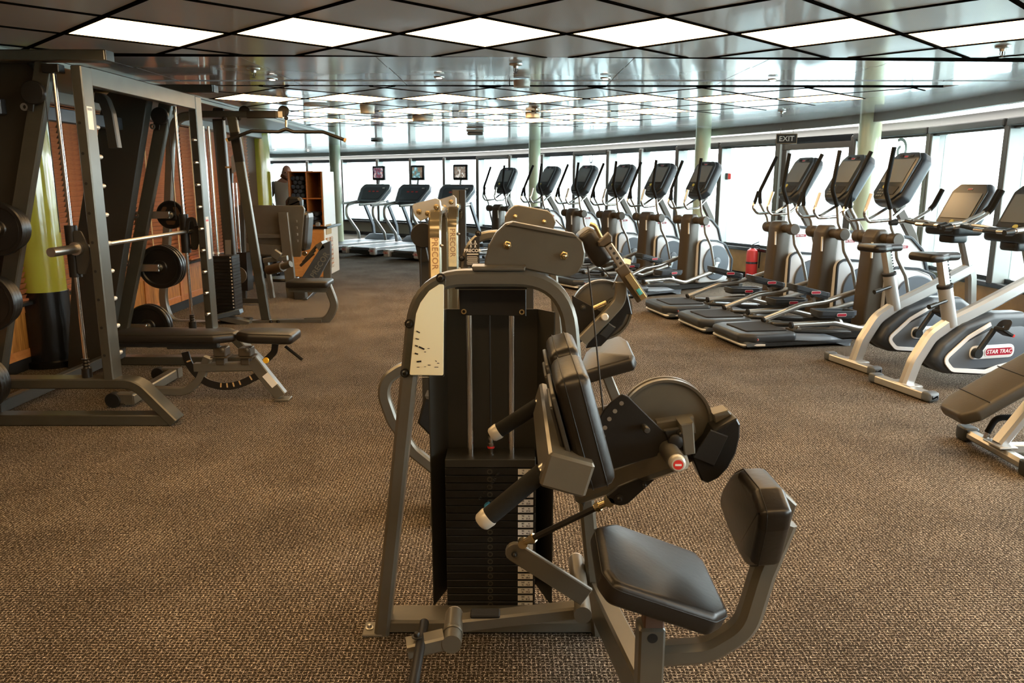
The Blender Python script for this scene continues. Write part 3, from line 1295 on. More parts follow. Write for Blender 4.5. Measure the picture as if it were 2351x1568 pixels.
        mb.sweep(rim, .024, .045, closed=True)
        pd = part('pedal', mb, M['graphite'], lk)
        badge(pd, O + Vector((.02, -.106, .018)), (1, 0, 0), (0, 0, 1), .10, .03, txt=False)
        mb = MB()
        mb.sweep([O + U * .05 - Vector((0, 0, .02)), (ped[0] + .08, yl, ped[1] - .085)], .05, .03, up=(1, 0, 0))
        part('pedal_bracket', mb, M['silver'], lk)
    # crank behind the far link
    mb = MB()
    mb.sweep([(.37, -.18, .37), (.30, -.19, .22)], .05, .02, up=(0, 1, 0))
    mb.sweep([(.37, .18, .37), (.44, .19, .50)], .05, .02, up=(0, 1, 0))
    part('crank', mb, M['silver'], t)
    return t


EL = make_elliptical()
A1, A2 = math.radians(30), math.radians(12)
el_spots = [
    (1145, 15.8, math.radians(46), 'farthest elliptical trainer at the window wall, alone beside the treadmills'),
    (1236, 14.3, A1, 'elliptical trainer in front of the slim pale column at mid window wall'),
    (1317, 13.45, A1, 'second elliptical trainer to the right of the slim mid column'),
    (1400, 12.65, A1, 'middle elliptical trainer of the far row, third right of the slim mid column'),
    (1487, 11.9, A1, 'elliptical trainer second to the left of the gap before the door'),
    (1584, 11.05, A1, 'elliptical trainer with its wheel disc in full view, beside the fire extinguisher'),
    (1790, 9.15, A2, 'elliptical trainer directly in front of the glass door under the exit sign'),
    (1897, 8.3, A2, 'elliptical trainer in front of the thick pale green column'),
    (2012, 7.55, A2, 'nearest elliptical trainer, behind the exercise bikes, with a badge on its low pedal')]
for i, (px, Y, a, lab) in enumerate(el_spots):
    p = AY(px, 510 + (15.8 - Y) * 6, Y)
    if i == 0:
        EL.location = (p.x, p.y, 0)
        EL.rotation_euler = (0, 0, a)
        EL['label'] = lab
        EL['group'] = 'ellipticals in a row along the windows'
    else:
        like(EL, (p.x, p.y, 0), a, lab)


# ---------------------------------------------------------------- exercise bikes
def make_bike():
    t = thing('exercise_bike', '', 'exercise bike')
    local()
    X, Yv, Z = Vector((1, 0, 0)), Vector((0, 1, 0)), Vector((0, 0, 1))
    # rear foot bar with end caps
    mb = MB()
    mb.sweep([(0, -.24, .035), (0, .24, .035)], .085, .055)
    mb.box((.03, 0, .055), (.12, .22, .025), b=.008)
    part('rear_foot', mb, M['silver'], t)
    for s in (-1, 1):
        mb = MB()
        mb.slab((0, s * .275, .04), X, Z, rpoly([(-.048, -.035), (.048, -.035), (.048, .035), (-.048, .035)], .02), .09, .03, 3)
        part('foot_cap', mb, M['graphite_light'], t)
    # arched spine
    mb = MB()
    mb.sweep(fillet([(.03, 0, .05), (.085, 0, .22), (.20, 0, .40), (.36, 0, .495), (.62, 0, .60), (1.06, 0, .79)], .2, 7), .075, .10, up=(0, 0, 1), ch=.25)
    part('spine', mb, M['silver'], t)
    mb = MB()
    mb.sweep(fillet([(1.08, 0, .05), (1.12, 0, .40), (1.08, 0, .72), (.90, 0, 1.20)], .2, 7), .085, .07, up=(0, 1, 0), ch=.25)
    part('handlebar_post', mb, M['silver_warm'], t)
    mb = MB()
    mb.sweep([(1.08, -.24, .035), (1.08, .24, .035)], .08, .06)
    part('front_foot', mb, M['silver'], t)
    # pod
    mb = MB()
    mb.slab((0, 0, 0), X, Z, rpoly([(.16, .22), (.24, .36), (.42, .49), (.66, .565), (.95, .56), (1.13, .44), (1.16, .26), (1.02, .14), (.60, .10), (.30, .13)], .10, 5), .17, .045, 3)
    pod = part('pod_shell', mb, M['graphite'], t)
    for s in (-1, 1):
        mb = MB()
        mb.slab((0, s * .088, 0), X, Z, rpoly([(.27, .235), (.42, .36), (.66, .46), (.92, .46), (1.06, .36), (1.06, .24), (.72, .165), (.36, .165)], .09, 5), .014, .006, 2)
        part('pod_panel', mb, M['graphite_light'], pod)
        mb = MB()
        mb.sweep(fillet([(.62, s * .096, .490), (.44, s * .096, .40), (.25, s * .096, .245), (.33, s * .096, .165), (.62, s * .096, .135), (.72, s * .096, .165), (1.02, s * .096, .215), (1.12, s * .096, .30)], .07, 5), .030, .010, up=(0, 1, 0))
        part('pod_stripe', mb, M['white_shroud'], pod)
        mb = MB()
        mb.slab((.62, s * .100, .285), X, Z, rpoly([(-.16, -.05), (.23, -.05), (.23, .05), (-.16, .05)], .048), .012, .004, 2)
        part('badge_mount', mb, M['white_shroud'], pod)
    badge(pod, (.71, -.1085, .285), (1, 0, 0), (0, 0, 1), .25, .066)
    # cranks and pedals
    for s, e in ((-1, Vector((.60, -.17, .46))), (1, Vector((.40, .17, .13)))):
        mb = MB()
        a = Vector((.50, s * .125, .285))
        b = Vector((e.x, s * .15, e.z))
        mb.sweep([a, b], .045, .028, up=(0, 1, 0), ch=.3)
        mb.cyl((.50, s * .10, .285), (.50, s * .145, .285), .036)
        ck = part('crank', mb, M['console'], t)
        mb = MB()
        o = e + Vector((0, s * .06, 0))
        R = Matrix.Rotation(math.radians(28), 3, 'Y')
        mb.box(o, (.11, .09, .03), R, b=.008)
        pd = part('pedal', mb, M['rubber'], ck)
        mb = MB()
        U = R @ Vector((1, 0, 0))
        W = R @ Vector((0, 0, 1))
        mb.sweep(fillet([o - U * .05 + Vector((0, -.055, 0)), o - U * .03 + W * .06 + Vector((0, -.04, 0)), o + W * .06 + Vector((0, .05, 0)), o + Vector((0, .055, 0))], .03), .05, .006, up=tuple(U))
        part('strap', mb, M['rubber'], pd)
        mb = MB()
        mb.box(o + U * .055 + Vector((0, -.03, 0)), (.014, .03, .02), R)
        part('reflector', mb, M['red'], pd)
    # seat
    d = Vector((-.17, 0, .60)).normalized()
    b0 = Vector((.36, 0, .47))
    mb = MB()
    mb.sweep([b0, b0 + d * .30], .10, n=18)
    part('seat_tube', mb, M['silver'], t)
    mb = MB()
    mb.cyl(b0 + d * .295, b0 + d * .315, .054, n=18)
    part('collar', mb, M['rubber'], t)
    mb = MB()
    mb.sweep([b0 + d * .31, b0 + d * .50], .06, .075, up=(1, 0, 0), ch=.3)
    sp = part('seat_post', mb, M['chrome'], t)
    mb = MB()
    for k in range(7):
        q = b0 + d * (.335 + .024 * k) + Vector((.034, -.012, .01))
        mb.box(q, (.012, .012, .012))
    part('height_mark', mb, M['ink'], sp)
    mb = MB()
    q = b0 + d * .20
    mb.cyl(q + Vector((-.03, -.03, 0)), q + Vector((-.13, -.05, -.02)), .013)
    mb.cyl(q + Vector((-.13, -.05, -.02)), q + Vector((-.20, -.06, -.035)), .018)
    part('adjust_knob', mb, M['console'], t)
    top = b0 + d * .50
    mb = MB()
    mb.slab(top + Vector((-.02, 0, .025)), X, Yv, rpoly([(-.17, -.125), (-.08, -.13), (.04, -.05), (.17, -.025), (.17, .025), (.04, .05), (-.08, .13), (-.17, .125)], .04, 5), .06, .026, 4)
    part('saddle', mb, M['vinyl'], t)
    # console and bars
    C0 = Vector((.92, 0, 1.30))
    V = Vector((.50, 0, .866))
    fn = Vector((-.866, 0, .50))
    mb = MB()
    mb.slab(C0 + Vector((.04, 0, -.02)), Vector((0, -1, 0)), V, rpoly([(-.19, -.20), (.19, -.20), (.205, .14), (.15, .21), (-.15, .21), (-.205, .14)], .04), .10, .03, 3)
    cn = part('console', mb, M['graphite'], t)
    mb = MB()
    mb.slab(C0 + fn * .012, Vector((0, -1, 0)), V, rpoly([(-.17, -.18), (.17, -.18), (.18, .13), (.13, .195), (-.13, .195), (-.18, .13)], .03), .012, .004)
    part('console_face', mb, M['console'], cn)
    mb = MB()
    mb.slab(C0 + V * .0 + fn * .020, Vector((0, -1, 0)), V, rpoly([(-.15, -.12), (.15, -.12), (.15, .11), (-.15, .11)], .01), .006)
    part('screen', mb, M['screen_off'], cn)
    badge(cn, C0 + V * .145 + fn * .020, (0, -1, 0), V, .05, .018, txt=False)
    mb = MB()
    mb.lathe(C0 - V * .155 + fn * .018, fn, [(0, 0), (.022, 0), (.018, .008), (0, .009)], 14)
    part('start_key', mb, M['amber_key'], cn)
    mb = MB()
    mb.slab((.84, 0, 1.12), X, Yv, rpoly([(-.13, -.17), (.12, -.20), (.16, -.12), (.16, .12), (.12, .20), (-.13, .17)], .05), .10, .03, 3)
    mb.slab((.86, 0, 1.045), X, Yv, rpoly([(-.08, -.08), (.08, -.08), (.08, .08), (-.08, .08)], .03), .08, .02, 2)
    part('console_tray', mb, M['console'], t)
    for s in (-1, 1):
        mb = MB()
        mb.sweep(fillet([(.86, s * .17, 1.15), (.74, s * .20, 1.17), (.66, s * .27, 1.18), (.50, s * .27, 1.16)], .05), .028, n=8)
        mb.sweep(fillet([(.66, s * .25, 1.17), (.84, s * .28, 1.25), (.90, s * .29, 1.30), (.97, s * .29, 1.42)], .05), .028, n=8)
        h = part('handlebar', mb, M['silver_warm'], t)
        mb = MB()
        mb.sweep(fillet([(.86, s * .285, 1.265), (.90, s * .29, 1.30), (.97, s * .29, 1.43)], .04), .042, n=10)
        part('grip', mb, M['foam'], h)
        mb = MB()
        mb.cyl((.66, s * .27, 1.18), (.55, s * .27, 1.167), .019, n=10)
        part('pulse_sensor', mb, M['steel'], h)
        mb = MB()
        mb.cyl((.52, s * .27, 1.163), (.46, s * .27, 1.155), .030, .02, n=10)
        part('end_knob', mb, M['console'], h)
    mb = MB()
    mb.sweep(fillet([(.60, -.27, 1.174), (.62, -.10, 1.15), (.62, .10, 1.15), (.60, .27, 1.174)], .05), .030, n=8)
    hb = part('cross_bar', mb, M['console'], t)
    for s in (-1, 1):
        mb = MB()
        mb.cyl((.612, s * .14, 1.152), (.618, s * .06, 1.15), .0175, n=10)
        part('pulse_sensor', mb, M['chrome'], hb)
    return t


BK = make_bike()
BA = math.radians(14)
BK.rotation_euler = (0, 0, BA)
BK['label'] = 'silver upright exercise bike nearest the ellipticals, with a fully visible console'
BK['group'] = 'upright exercise bikes at the windows'
p1 = AZ(1955, 838, .02)
p2 = AZ(2070, 893, .02)
p3 = Vector((p2.x - .03, p2.y - 1.0, 0))
BK.location = (p1.x, p1.y, 0)
like(BK, (p2.x, p2.y, 0), BA, 'silver upright exercise bike nearest the camera, its console cut off by the right edge')


# ---------------------------------------------------------------- treadmills
def make_treadmill():
    t = thing('treadmill', '', 'treadmill')
    local()
    X, Yv, Z = Vector((1, 0, 0)), Vector((0, 1, 0)), Vector((0, 0, 1))
    mb = MB()
    mb.box((.95, 0, .17), (1.80, .56, .04), b=.005)
    part('belt', mb, M['graphite_light'], t)
    mb = MB()
    mb.box((.95, 0, .10), (1.86, .80, .09), b=.01)
    part('deck', mb, M['console'], t)
    for s in (-1, 1):
        mb = MB()
        mb.box((.98, s * .37, .165), (1.96, .15, .06), b=.015)
        part('side_rail', mb, M['silver'], t)
        mb = MB()
        mb.box((-.01, s * .38, .13), (.10, .15, .15), b=.02)
        ec = part('rear_end_cap', mb, M['silver'], t)
        badge(ec, (-.062, s * .38, .14), (0, -1, 0), (0, 0, 1), .13, .05, txt=True)
    mb = MB()
    mb.slab((1.95, 0, 0), X, Z, rpoly([(-.32, .06), (-.26, .20), (-.05, .31), (.14, .30), (.24, .18), (.24, .06)], .06, 4), .80, .06, 3)
    part('motor_hood', mb, M['graphite_light'], t)
    for s in (-1, 1):
        mb = MB()
        mb.sweep(fillet([(1.60, s * .40, .16), (1.56, s * .40, .36), (1.22, s * .40, .74), (1.22, s * .40, .97), (1.45, s * .40, 1.02), (1.62, s * .40, 1.03)], .14, 6), .070, n=10)
        part('handrail', mb, M['silver_warm'], t)
        mb = MB()
        mb.sweep(fillet([(2.05, s * .36, .22), (2.02, s * .36, .50), (1.72, s * .36, 1.06)], .14, 6), .075, .05, up=(0, 1, 0))
        part('upright', mb, M['graphite_light'], t)
    V = Vector((.66, 0, .75))
    fn = Vector((-.75, 0, .66))
    C0 = Vector((1.70, 0, 1.21))
    mb = MB()
    mb.slab(C0, Vector((0, -1, 0)), V, rpoly([(-.34, -.27), (.34, -.27), (.44, .12), (.39, .25), (-.39, .25), (-.44, .12)], .07, 4), .09, .03, 3)
    cn = part('console', mb, M['graphite_light'], t)
    mb = MB()
    U_ = Vector((0, -1, 0))
    mb.sweep(fillet([C0 + fn * .05 + U_ * p[0] + V * p[1] for p in [(-.33, -.26), (.33, -.26), (.43, .12), (.38, .24), (-.38, .24), (-.43, .12)]], .07, 4, True), .028, n=6, closed=True)
    part('console_rim', mb, M['silver'], cn)
    mb = MB()
    mb.slab(C0 + fn * .045, Vector((0, -1, 0)), V, rpoly([(-.26, -.19), (.26, -.19), (.35, .10), (.31, .165), (-.31, .165), (-.35, .10)], .04, 4), .014, .005)
    part('console_face', mb, M['console'], cn)
    mb = MB()
    for i in range(3):
        mb.box(C0 + V * .04 + fn * .053 + Vector((0, .12 - .12 * i, 0)), (.004, .07, .03), Matrix.Rotation(math.radians(33), 3, 'Y'))
    part('readout', mb, M['red'], cn, kind='stuff')
    mb = MB()
    mb.box(C0 + V * .14 + fn * .053 + Vector((0, -.25, 0)), (.004, .07, .025), Matrix.Rotation(math.radians(33), 3, 'Y'))
    part('sticker', mb, M['label'], cn)
    mb = MB()
    mb.sweep(fillet([(1.60, -.40, 1.02), (1.45, -.20, 1.04), (1.45, .20, 1.04), (1.60, .40, 1.02)], .08), .05, n=8)
    part('front_grip', mb, M['console'], t)
    for s in (-1, 1):
        mb = MB()
        mb.sweep(fillet([(1.60, s * .38, 1.06), (1.30, s * .40, 1.02), (.80, s * .40, 1.0)], .1), .05, n=8)
        part('long_grip', mb, M['silver_warm'], t)
    mb = MB()
    mb.sweep([(1.86, 0, 1.34), (1.90, 0, 1.52)], .05, .03, up=(1, 0, 0))
    part('screen_post', mb, M['silver'], t)
    mb = MB()
    mb.slab((1.89, 0, 1.68), Vector((0, -1, 0)), Z, rpoly([(-.185, -.16), (.185, -.16), (.185, .16), (-.185, .16)], .03), .05, .012, 2)
    tv = part('television', mb, M['console'], t)
    return t


def tv_screen(t, kind):
    m = bpy.data.materials.new('screen_picture')
    m.use_nodes = True
    nt = m.node_tree
    b = nt.nodes['Principled BSDF']
    b.inputs['Roughness'].default_value = .3
    tc = nt.nodes.new('ShaderNodeTexCoord')
    n = nt.nodes.new('ShaderNodeTexNoise')
    n.inputs['Scale'].default_value = (14, 9, 18)[kind]
    n.inputs['Detail'].default_value = 5
    nt.links.new(tc.outputs['Object'], n.inputs['Vector'])
    cr = nt.nodes.new('ShaderNodeValToRGB')
    cols = (((.02, .03, .08), (.25, .06, .05), (.04, .13, .20), (.55, .35, .3)),
            ((.10, .07, .05), (.22, .16, .11), (.05, .16, .16), (.30, .45, .50)),
            ((.04, .035, .03), (.28, .2, .15), (.10, .11, .09), (.6, .55, .5)))[kind]
    el = cr.color_ramp.elements
    el[0].position, el[0].color = .36, (*cols[0], 1)
    el[1].position, el[1].color = .64, (*cols[3], 1)
    e = el.new(.46)
    e.color = (*cols[1], 1)
    e = el.new(.54)
    e.color = (*cols[2], 1)
    nt.links.new(n.outputs['Fac'], cr.inputs[0])
    nt.links.new(cr.outputs[0], b.inputs['Base Color'])
    nt.links.new(cr.outputs[0], b.inputs['Emission Color'])
    b.inputs['Emission Strength'].default_value = 1.0
    local()
    tv = [c for c in t.children if c.name.startswith('television')][0]
    mb = MB()
    mb.box((1.863, 0, 1.685), (.004, .28, .22))
    part('display', mb, m, tv)


TM = make_treadmill()
r1, r2 = AZ(826, 584, .05), AZ(925, 593, .05)
r0 = r1 * 2 - r2
tms = [(r0, 'left treadmill of the three, its rear end hidden behind the towel cabinet'),
       (r1, 'middle treadmill of the three in front of the far windows'),
       (r2, 'right treadmill of the three, partly hidden by the side-on machine towers')]
made = []
for i, (p, lab) in enumerate(tms):
    a = PI / 2 - math.radians(33)
    if i == 0:
        TM.location = (p.x, p.y, 0)
        TM.rotation_euler = (0, 0, a)
        TM['label'] = lab
        TM['group'] = 'treadmills facing the far windows'
        made.append(TM)
    else:
        made.append(like(TM, (p.x, p.y, 0), a, lab))
for k, t in enumerate(made):
    tv_screen(t, k)
# ---------------------------------------------------------------- strength machines, placed from measured points
VX, VY, VZ = Vector((1, 0, 0)), Vector((0, 1, 0)), Vector((0, 0, 1))


def PX(pts, Y):
    return [AY(p[0], p[1], p[2] if len(p) > 2 else Y) for p in pts]


def plate(mb, pts, Y, t, b=.004, r=0.0, seg=1):
    """a flat piece standing parallel to the frame front, outline given at depth Y"""
    q = [(p.x, p.z) for p in PX(pts, Y)]
    if r:
        q = rpoly(q, r)
    return mb.slab((0, Y + t / 2, 0), VX, VZ, q, t, b, seg)


def onplane(px, py, O, N):
    d = ray(px, py)
    e = Vector((0, 0, EYE))
    return e + d * ((O - e).dot(N) / d.dot(N))


def plane_slab(mb, outline, A, B, C, t, b, seg, r=0.02, back=True):
    """outline px traced on the plane through A, B, C; thickness grows away from the eye"""
    U = (B - A).normalized()
    N = U.cross(C - A).normalized()
    if N.dot(Vector((0, 0, EYE)) - A) < 0:
        N = -N
    V = N.cross(U)
    pts = []
    for p in outline:
        w = onplane(p[0], p[1], A, N) - A
        pts.append((w.dot(U), w.dot(V)))
    if r:
        pts = rpoly(pts, r, 4)
    mb.slab(A - N * t / 2, U, V, pts, t, b, seg)
    return U, V, N, pts


def bolt(parent, p, r=.011, m=None, axis=(0, -1, 0), name='bolt', washer=True):
    mb = MB()
    a = Vector(axis)
    if washer:
        mb.lathe(p, a, [(0, 0), (r * 1.5, 0), (r * 1.5, .003), (r * .9, .004), (r * .9, .010), (r * .6, .014), (0, .015)], 12)
    else:
        mb.lathe(p, a, [(0, 0), (r, 0), (r, .006), (r * .7, .010), (0, .010)], 12)
    return part(name, mb, m or M['black'], parent)


# ================= machine 1: nearest arm machine with weight stack
T1Y = 2.42
t = thing('arm_curl_machine', 'nearest weight-stack arm machine with two foam grips, cream placard and black padded seat', 'exercise machine', (0, T1Y, 0))
mb = MB()
arch = fillet(PX([(877, 1466), (963, 637), (1298, 637), (1376, 1470)], T1Y), [0, .165, .175, 0], 10)
mb.sweep(arch, .050, .075, up=(0, 1, 0), ch=.2)
fr = part('tower_frame', mb, M['frame'], t)
mb = MB()
plate(mb, [(1083, 612), (1207, 612), (1205, 622), (1085, 622)], T1Y - .045, .09, .004)
part('cap_plate', mb, M['frame'], fr)
mb = MB()
a, b = AZ(885, 1463), AZ(1382, 1463)
mb.box(((a.x + b.x) / 2, T1Y + .03, .026), (b.x - a.x, .11, .048), b=.008)
part('base_crossbar', mb, M['frame'], t)
mb = MB()
c = AZ(852, 1447)
mb.box((c.x + .01, c.y, .004), (.07, .085, .008), b=.003)
ft = part('anchor_plate', mb, M['frame'], t)
bolt(ft, (c.x - .005, c.y, .008), .009, M['steel'], (0, 0, 1))
# placard
mb = MB()
plate(mb, [(922, 866), (1020, 866), (1024, 640), (1012, 636), (985, 650), (960, 680), (940, 730), (930, 780)], T1Y - .058, .004, .001, r=.008)
part('placard_backing', mb, M['glass'], t)
mb = MB()
plate(mb, [(940, 861), (1018, 862), (1019, 653), (1008, 653), (985, 668), (965, 695), (955, 720), (950, 760)], T1Y - .064, .004, .001, r=.006)
pl = part('placard', mb, M['placard'], t)
mb = MB()
for (x, y, w, h, tl) in ((960, 762, 9, 2.5, .5), (958, 778, 8, 2, .2), (956, 794, 7, 2.5, .3), (968, 799, 14, 3.5, .45), (956, 812, 8, 3, .3), (962, 830, 11, 3.5, -.1), (984, 800, 5, 1.2, 0), (976, 842, 4, 1, 0), (985, 838, 6, 1.5, 0), (1001, 829, 4, 1.5, .4), (1006, 834, 5, 1.5, 0), (1002, 843, 9, 1.2, 0), (960, 843, 6, 1, 0), (976, 808, 4, 1.5, 0)):
    c = AY(x, y, T1Y - .0665)
    s = .00132
    mb.box(c, (w * s, .001, h * s), Matrix.Rotation(tl, 3, 'Y'))
part('worn_print', mb, M['ink'], pl, kind='stuff')
for q in ((1012, 638), (940, 743), (930, 856)):
    bolt(fr, AY(q[0], q[1], T1Y - .040), .010, M['black'])
# shroud behind the stack
YB, YF = 2.64, 2.545
lf, lb = AY(984, 900, YF).x, AY(1023, 760, YB).x
rf, rb = AY(1275, 718, YF).x, AY(1237, 712, YB).x
zt = AY(1130, 709, YB).z
zb = AY(1003, 1372, YF).z
mb = MB()
th = .004
out = [(lf, YF), (lf + th, YF), (lb + th, YB - th), (rb - th, YB - th), (rf - th, YF), (rf, YF), (rb, YB), (lb, YB)]
n8 = len(out)
vs = [(x, y, zb - (.03 if y == YF else 0)) for x, y in out] + [(x, y, AY(1275, 717, YF).z if y == YF else zt) for x, y in out]
mb.add(vs, [(0, 1, 2, 7), (2, 3, 6, 7), (3, 4, 5, 6), (8, 15, 10, 9), (10, 15, 14, 11), (11, 14, 13, 12)] + [(i, (i + 1) % n8, n8 + (i + 1) % n8, n8 + i) for i in range(n8)])
part('rear_shroud', mb, M['shroud'], t, smooth=0)
# top bracket and guide rods
mb = MB()
plate(mb, [(1045, 655), (1210, 655), (1210, 664), (1045, 664)], T1Y + .0, .10, .002)
plate(mb, [(1053, 664), (1208, 664), (1208, 726), (1056, 724)], T1Y + .10, .012, .002)
tb = part('rod_bracket', mb, M['black'], t)
for q in ((1065, 715), (1198, 716)):
    mb = MB()
    p = AY(q[0], q[1], T1Y + .098)
    mb.lathe(p, (0, -1, 0), [(.005, 0), (.009, 0), (.009, .004), (.005, .004)], 12)
    part('ring_bolt', mb, M['gold'], tb)
SY = 2.50       # depth of stack front
RY = SY + .06
zs0 = AY(1125, 1050, RY).z
for x in (1078.5, 1174.5):
    p0, p1 = AY(x, 665, RY), AY(x, 1050, RY)
    mb = MB()
    mb.cyl((p0.x * .5 + p1.x * .5, RY, .10), (p0.x * .5 + p1.x * .5, RY, p0.z), .0115, n=14)
    rd = part('guide_rod', mb, M['chrome'], t)
    mb = MB()
    mb.lathe((p0.x * .5 + p1.x * .5, RY, zs0 - .004), VZ, [(.010, 0), (.019, 0), (.020, .006), (.019, .014), (.010, .016)], 16)
    part('collar', mb, M['cap_white'], rd)
mb = MB()
mb.sweep([AY(1123, 660, RY), AY(1127, 1002, RY)], .0065, n=8)
part('cable', mb, M['ink'], t)
mb = MB()
c = AY(1127, 1000, RY)
mb.lathe((c.x, RY, zs0 - .01), VZ, [(0, 0), (.009, 0), (.009, .045), (.011, .048), (.011, .062), (.007, .064), (.007, .075), (.011, .077), (.010, .085), (0, .087)], 14)
part('selector_shaft', mb, M['steel'], t)
mb = MB()
mb.lathe((c.x, RY, zs0 + .035), VZ, [(.0095, 0), (.0125, 0), (.0125, .006), (.0095, .006)], 14)
part('red_ring', mb, M['red'], t, label='thin red ring')
# plates
xl, xr = AY(1024, 1200, SY).x, AY(1229, 1200, SY).x
z1, z19 = AY(1200, 1083, SY).z, AY(1200, 1389, SY).z
pit = (z1 - z19) / 18
hx = AY(1125, 1200, SY).x
lx0, lx1 = AY(1189, 1200, SY).x, AY(1224, 1200, SY).x
mbp = MB()
mbp.box(((xl + xr) / 2, SY + .06, 0), (xr - xl, .12, pit - .0022), b=.0015)
keep = ORG
ORG = Vector((0, T1Y, 0))
me_plate = mbp.mesh('weight_plate', M['plate_black'], smooth=0)
mbr = MB()
mbr.lathe((hx, SY + .001, 0), (0, -1, 0), [(.0055, 0), (.0095, 0), (.0095, .0015), (.0055, .0015)], 16)
me_ring = mbr.mesh('pin_hole', M['steel_post'], smooth=30)
mbr = MB()
mbr.lathe((hx, SY + .0005, 0), (0, -1, 0), [(0, .0002), (.0055, .0002)], 12)
me_hole = mbr.mesh('hole_shadow', M['ink'], smooth=0)
mbl = MB()
mbl.box(((lx0 + lx1) / 2, SY - .0008, 0), (lx1 - lx0, .0012, pit * .72))
me_lab = mbl.mesh('weight_label', M['label'], smooth=0)
for k in range(19):
    z = z1 - pit * k
    w = share('weight_plate', me_plate, t, Matrix.Translation((0, 0, z)))
    share('pin_hole', me_ring, w)
    lb_ = share('weight_label', me_lab, w)
    lbs = 10 * (k + 1)
    kg = math.floor(lbs * .4536 * 2) / 2
    for (s, dx, dz, sz) in ((str(lbs), -.009, .0045, .0085), ('kg', .012, .0045, .006), ('lbs', -.009, -.0045, .006), ('%.1f' % kg, .009, -.0045, .008)):
        tp = text_part('printing', s, ((lx0 + lx1) / 2 + dx, SY - .0016, dz), VX, VZ, sz, M['ink'], lb_, bold=.00025, depth=.0001)
        tp.parent = w
mb = MB()
mb.box(((xl + xr) / 2, SY + .06, z1 + pit * 1.05), (xr - xl, .12, pit * 1.05), b=.002)
part('top_plate', mb, M['shroud'], t)
# pin with coiled lanyard
mb = MB()
p = AY(1121, 1160, SY - .02)
mb.lathe((p.x, SY, p.z), (0, -1, 0), [(0, 0), (.005, 0), (.005, .02), (.013, .022), (.015, .030), (.013, .040), (0, .044)], 16)
part('selector_pin', mb, M['blue'], t, label='blue-headed selector pin')
mb = MB()
path = []
c0, c1, c2 = AY(1143, 1086, SY - .012), AY(1128, 1118, SY - .03), AY(1098, 1148, SY - .02)
for i in range(100):
    u = i / 99
    q = c0 * (1 - u) ** 2 + c1 * 2 * u * (1 - u) + c2 * u * u
    path.append(q + Vector((math.cos(u * 90) * .004, math.sin(u * 90) * .004, 0)))
mb.sweep(path, .0022, n=5)
part('coiled_lanyard', mb, M['ink'], t)
# pulley housing over the tower
mb = MB()
HOUS = [(1110, 632), (1113, 600), (1121, 565), (1138, 535), (1160, 514), (1176, 510), (1320, 538), (1338, 555), (1344, 580), (1341, 604), (1328, 626), (1306, 636), (1280, 634), (1205, 618)]
plate(mb, HOUS, T1Y + .01, .085, .004, r=.006)
ph = part('pulley_housing', mb, M['frame'], t)
mb = MB()
plate(mb, [(1162, 517), (1178, 509), (1316, 536), (1326, 545), (1318, 545), (1176, 519)], T1Y - .002, .012, .002)
part('folded_edge', mb, M['frame'], ph)
for q in ((1165, 563), (1295, 587)):
    mb = MB()
    p = AY(q[0], q[1], T1Y + .008)
    mb.lathe(p, (0, -1, 0), [(0, 0), (.0135, 0), (.0135, .003), (.010, .004), (.010, .010), (.007, .016), (0, .018)], 6)
    part('acorn_nut', mb, M['gold'], ph, smooth=60)
mb = MB()
mb.sweep(PX([(1350, 612, 2.46), (1362, 720, 2.36), (1375, 850, 2.26), (1386, 955, 2.18)], 2.4), .0055, n=8)
part('cable', mb, M['ink'], t)
# cam wheel
CY = 2.06
c = AY(1527, 973, CY)
r = (AY(1634, 973, CY) - c).length
mb = MB()
mb.lathe(c, (0, -1, 0), [(0, .0), (r * .92, .0), (r * .94, .012), (r, .014), (r, -.004), (r * .93, -.012), (r, -.020), (r, -.030), (0, -.030)], 56)
cw = part('cam_wheel', mb, M['frame'], t)
# counterweight
mb = MB()
plate(mb, [(1640, 988), (1692, 960), (1700, 975), (1699, 1005), (1690, 1042), (1672, 1075), (1650, 1098), (1626, 1110), (1611, 1104), (1588, 1048), (1608, 1036), (1628, 1015)], 1.98, .075, .004, r=.004)
cwt = part('counterweight', mb, M['plate_black'], t)
mb = MB()
plate(mb, [(1632, 988), (1672, 1002), (1640, 1070), (1590, 1050)], 1.968, .010, .002)
part('weight_plate_face', mb, M['black'], cwt)
mb = MB()
plate(mb, [(1638, 952), (1672, 942), (1690, 962), (1645, 984)], 2.02, .06, .003)
part('weight_rim', mb, M['frame'], cwt)
# black sector plate with holes
mb = MB()
SEC = [(1428, 905), (1443, 911), (1562, 1028), (1500, 1050), (1407, 1078), (1386, 1035), (1378, 990), (1376, 962), (1388, 940), (1405, 922)]
plate(mb, SEC, 1.955, .010, .002, r=.005)
sp = part('sector_plate', mb, M['black'], t)
for q in ((1427, 926), (1412, 944), (1399, 962), (1389, 982), (1385, 1002)):
    mb = MB()
    p = AY(q[0], q[1], 1.954)
    mb.lathe(p, (0, -1, 0), [(0, 0), (.0062, 0), (.0062, .0006), (0, .0006)], 8)
    part('pin_slot', mb, M['steel'], sp)
mb = MB()
p = AY(1478, 980, 1.955)
mb.lathe(p, (.1, -1, 0), [(0, 0), (.009, 0), (.009, .030), (.007, .033), (0, .034)], 14)
part('stop_bolt', mb, M['frame_dark'], sp)
